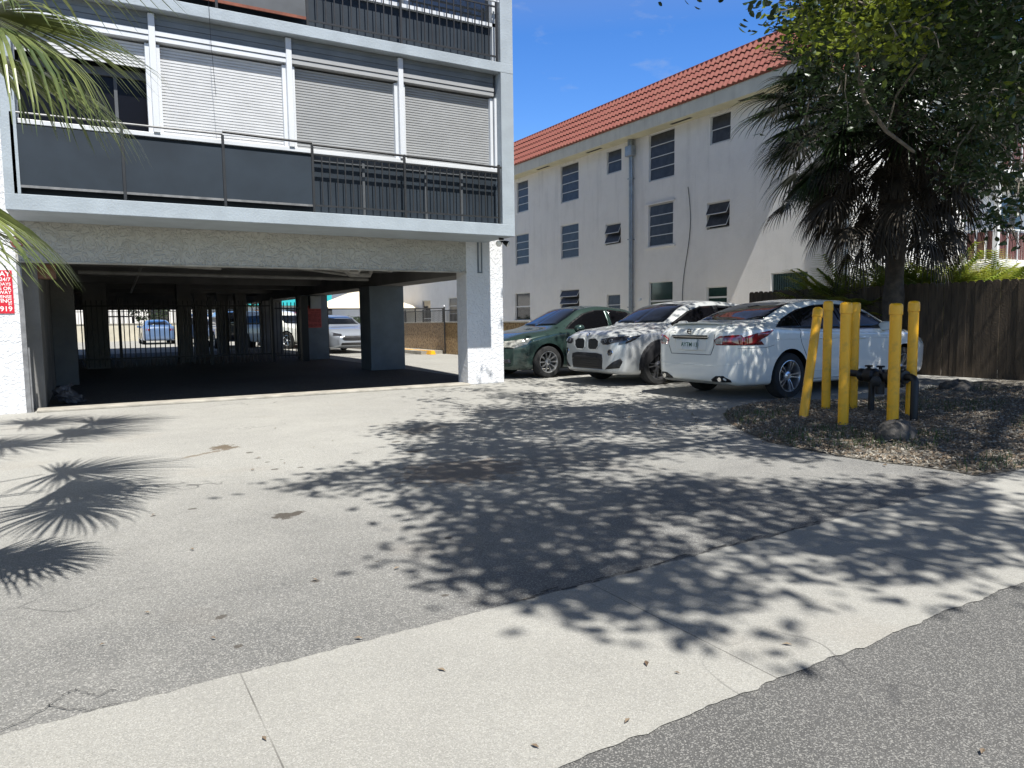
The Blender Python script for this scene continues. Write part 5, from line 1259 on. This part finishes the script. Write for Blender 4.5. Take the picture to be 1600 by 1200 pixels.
# ---------------------------------------------------------------- beyond the garage
rw=thing('rear_boundary_wall',(0,60,0),'low beige boundary wall across the rear lot seen through the garage','wall')
MB().box(-14,9.5,60,60.25,0,1.22).build('wall_face',mat('beige_wall',(.50,.46,.36),.9,var=.2,vscale=2,world=True),rw); MB().box(-14,9.5,59.95,60.3,1.22,1.28).build('coping',curbm,rw)
rf=thing('rear_picket_fence',(0,60.1,1.28),'thin dark picket fence standing on the beige rear wall','fence')
c=MB()
for x in np.arange(-8,9.5,.16): c.box(x-.015,x+.015,60.1,60.13,1.28,2.3)
c.build('picket_panel',blackm,rf); MB().box(-8,9.5,60.09,60.14,2.1,2.15).build('top_rail',blackm,rf)
rb=thing('pale_house',(-2,72,0),'long pale house beyond the rear wall','house')
MB().box(-24,9,70,78,0,4.5).build('wall',mat('pale_house_wall',(.75,.72,.66),.9,var=.1,vscale=.5,world=True),rb)
for x in (-9,-4,.5,5): MB().box(x,x+1.5,69.95,70.02,1.2,2.6).build('window',darkglass,rb)
MB().box(-24.4,9.4,69.6,78.4,4.5,4.9).build('roof',mat('flat_roof',(.4,.4,.42),.8),rb)
sh=thing('shop_building',(16,76,0),'white shop building with a teal band beyond the rear lot','shop')
MB().box(11,34,76,84,0,4.2).build('wall',mat('shop_wall',(.72,.70,.66),.9,var=.1,vscale=.6,world=True),sh)
MB().box(10.8,34,75.6,76.0,2.9,4.0).build('fascia_band',mat('teal_band',(.03,.42,.44),.5),sh)
for x in (12,15,18,21): MB().box(x,x+2,75.9,76.01,.4,2.5).build('shop_window',mat('orange_poster',(.5,.2,.06),.6) if x==15 else greyglass,sh)
gz=thing('garden_canopy',(15.5,45,0),'cream pyramid canopy on posts behind the pale grey sedan','canopy')
MB().add([(12.4,43,2.0),(18.5,43,2.0),(18.5,47,2.0),(12.4,47,2.0),(15.4,45,3.3)],[(0,1,4),(1,2,4),(2,3,4),(3,0,4),(3,2,1,0)]).build('canopy_roof',mat('cream_canvas',(.75,.66,.50),.8,var=.1),gz)
for x in (12.6,18.3):
    for y in (43.2,46.8): MB().tube([(x,y,0),(x,y,2.0)],.05,8).build('leg',blackm,gz)
def shrub(loc,r,h,n,label,seed,trunk=0.):
    rs_=random.Random(seed); t=thing('garden_tree' if trunk else 'hedge_shrub',loc,label,'tree' if trunk else 'shrub'); V,F=[],[]
    for i in range(n):
        u=Vector((rs_.gauss(0,1),rs_.gauss(0,1),rs_.gauss(0,1))).normalized()*rs_.uniform(.55,1)**.5
        k_=1+.25*mn.noise(u*2+Vector((seed,0,0)))
        p=Vector(loc)+Vector((u.x*r*k_,u.y*r*k_,trunk+h/2+u.z*h/2*k_)); add_leaf(V,F,p,rs_,.26)
    vfobj('foliage',V,F,leafd,t)
    MB().tube([Vector(loc),Vector(loc)+Vector((.1,0,trunk+h*.5))],[.12,.05],8).build('trunk',bark,t)
shrub((10.6,42,0),1.6,1.5,900,'dark clipped shrub behind the pale grey sedan',1)
shrub((13.6,41.5,0),1.6,1.5,900,'dark hedge shrub under the cream canopy',2)
shrub((4.6,64,0),1.5,2.5,700,'small green tree above the rear boundary wall',3,1.2)
shrub((9.6,52,0),2.2,2.6,1000,'green tree top beside the teal shop band',4,2.2)
for i,x in enumerate((2.3,)):
    t=thing('patio_table',(x,63,0),'dark patio table and frame standing beyond the rear wall','table')
    MB().box(x-1.2,x+1.2,62.6,63.6,1.75,1.85).build('table_top',blackm,t)
    for dx in (-1.1,1.1): MB().box(x+dx-.05,x+dx+.05,63,63.1,0,1.75).build('leg',blackm,t)
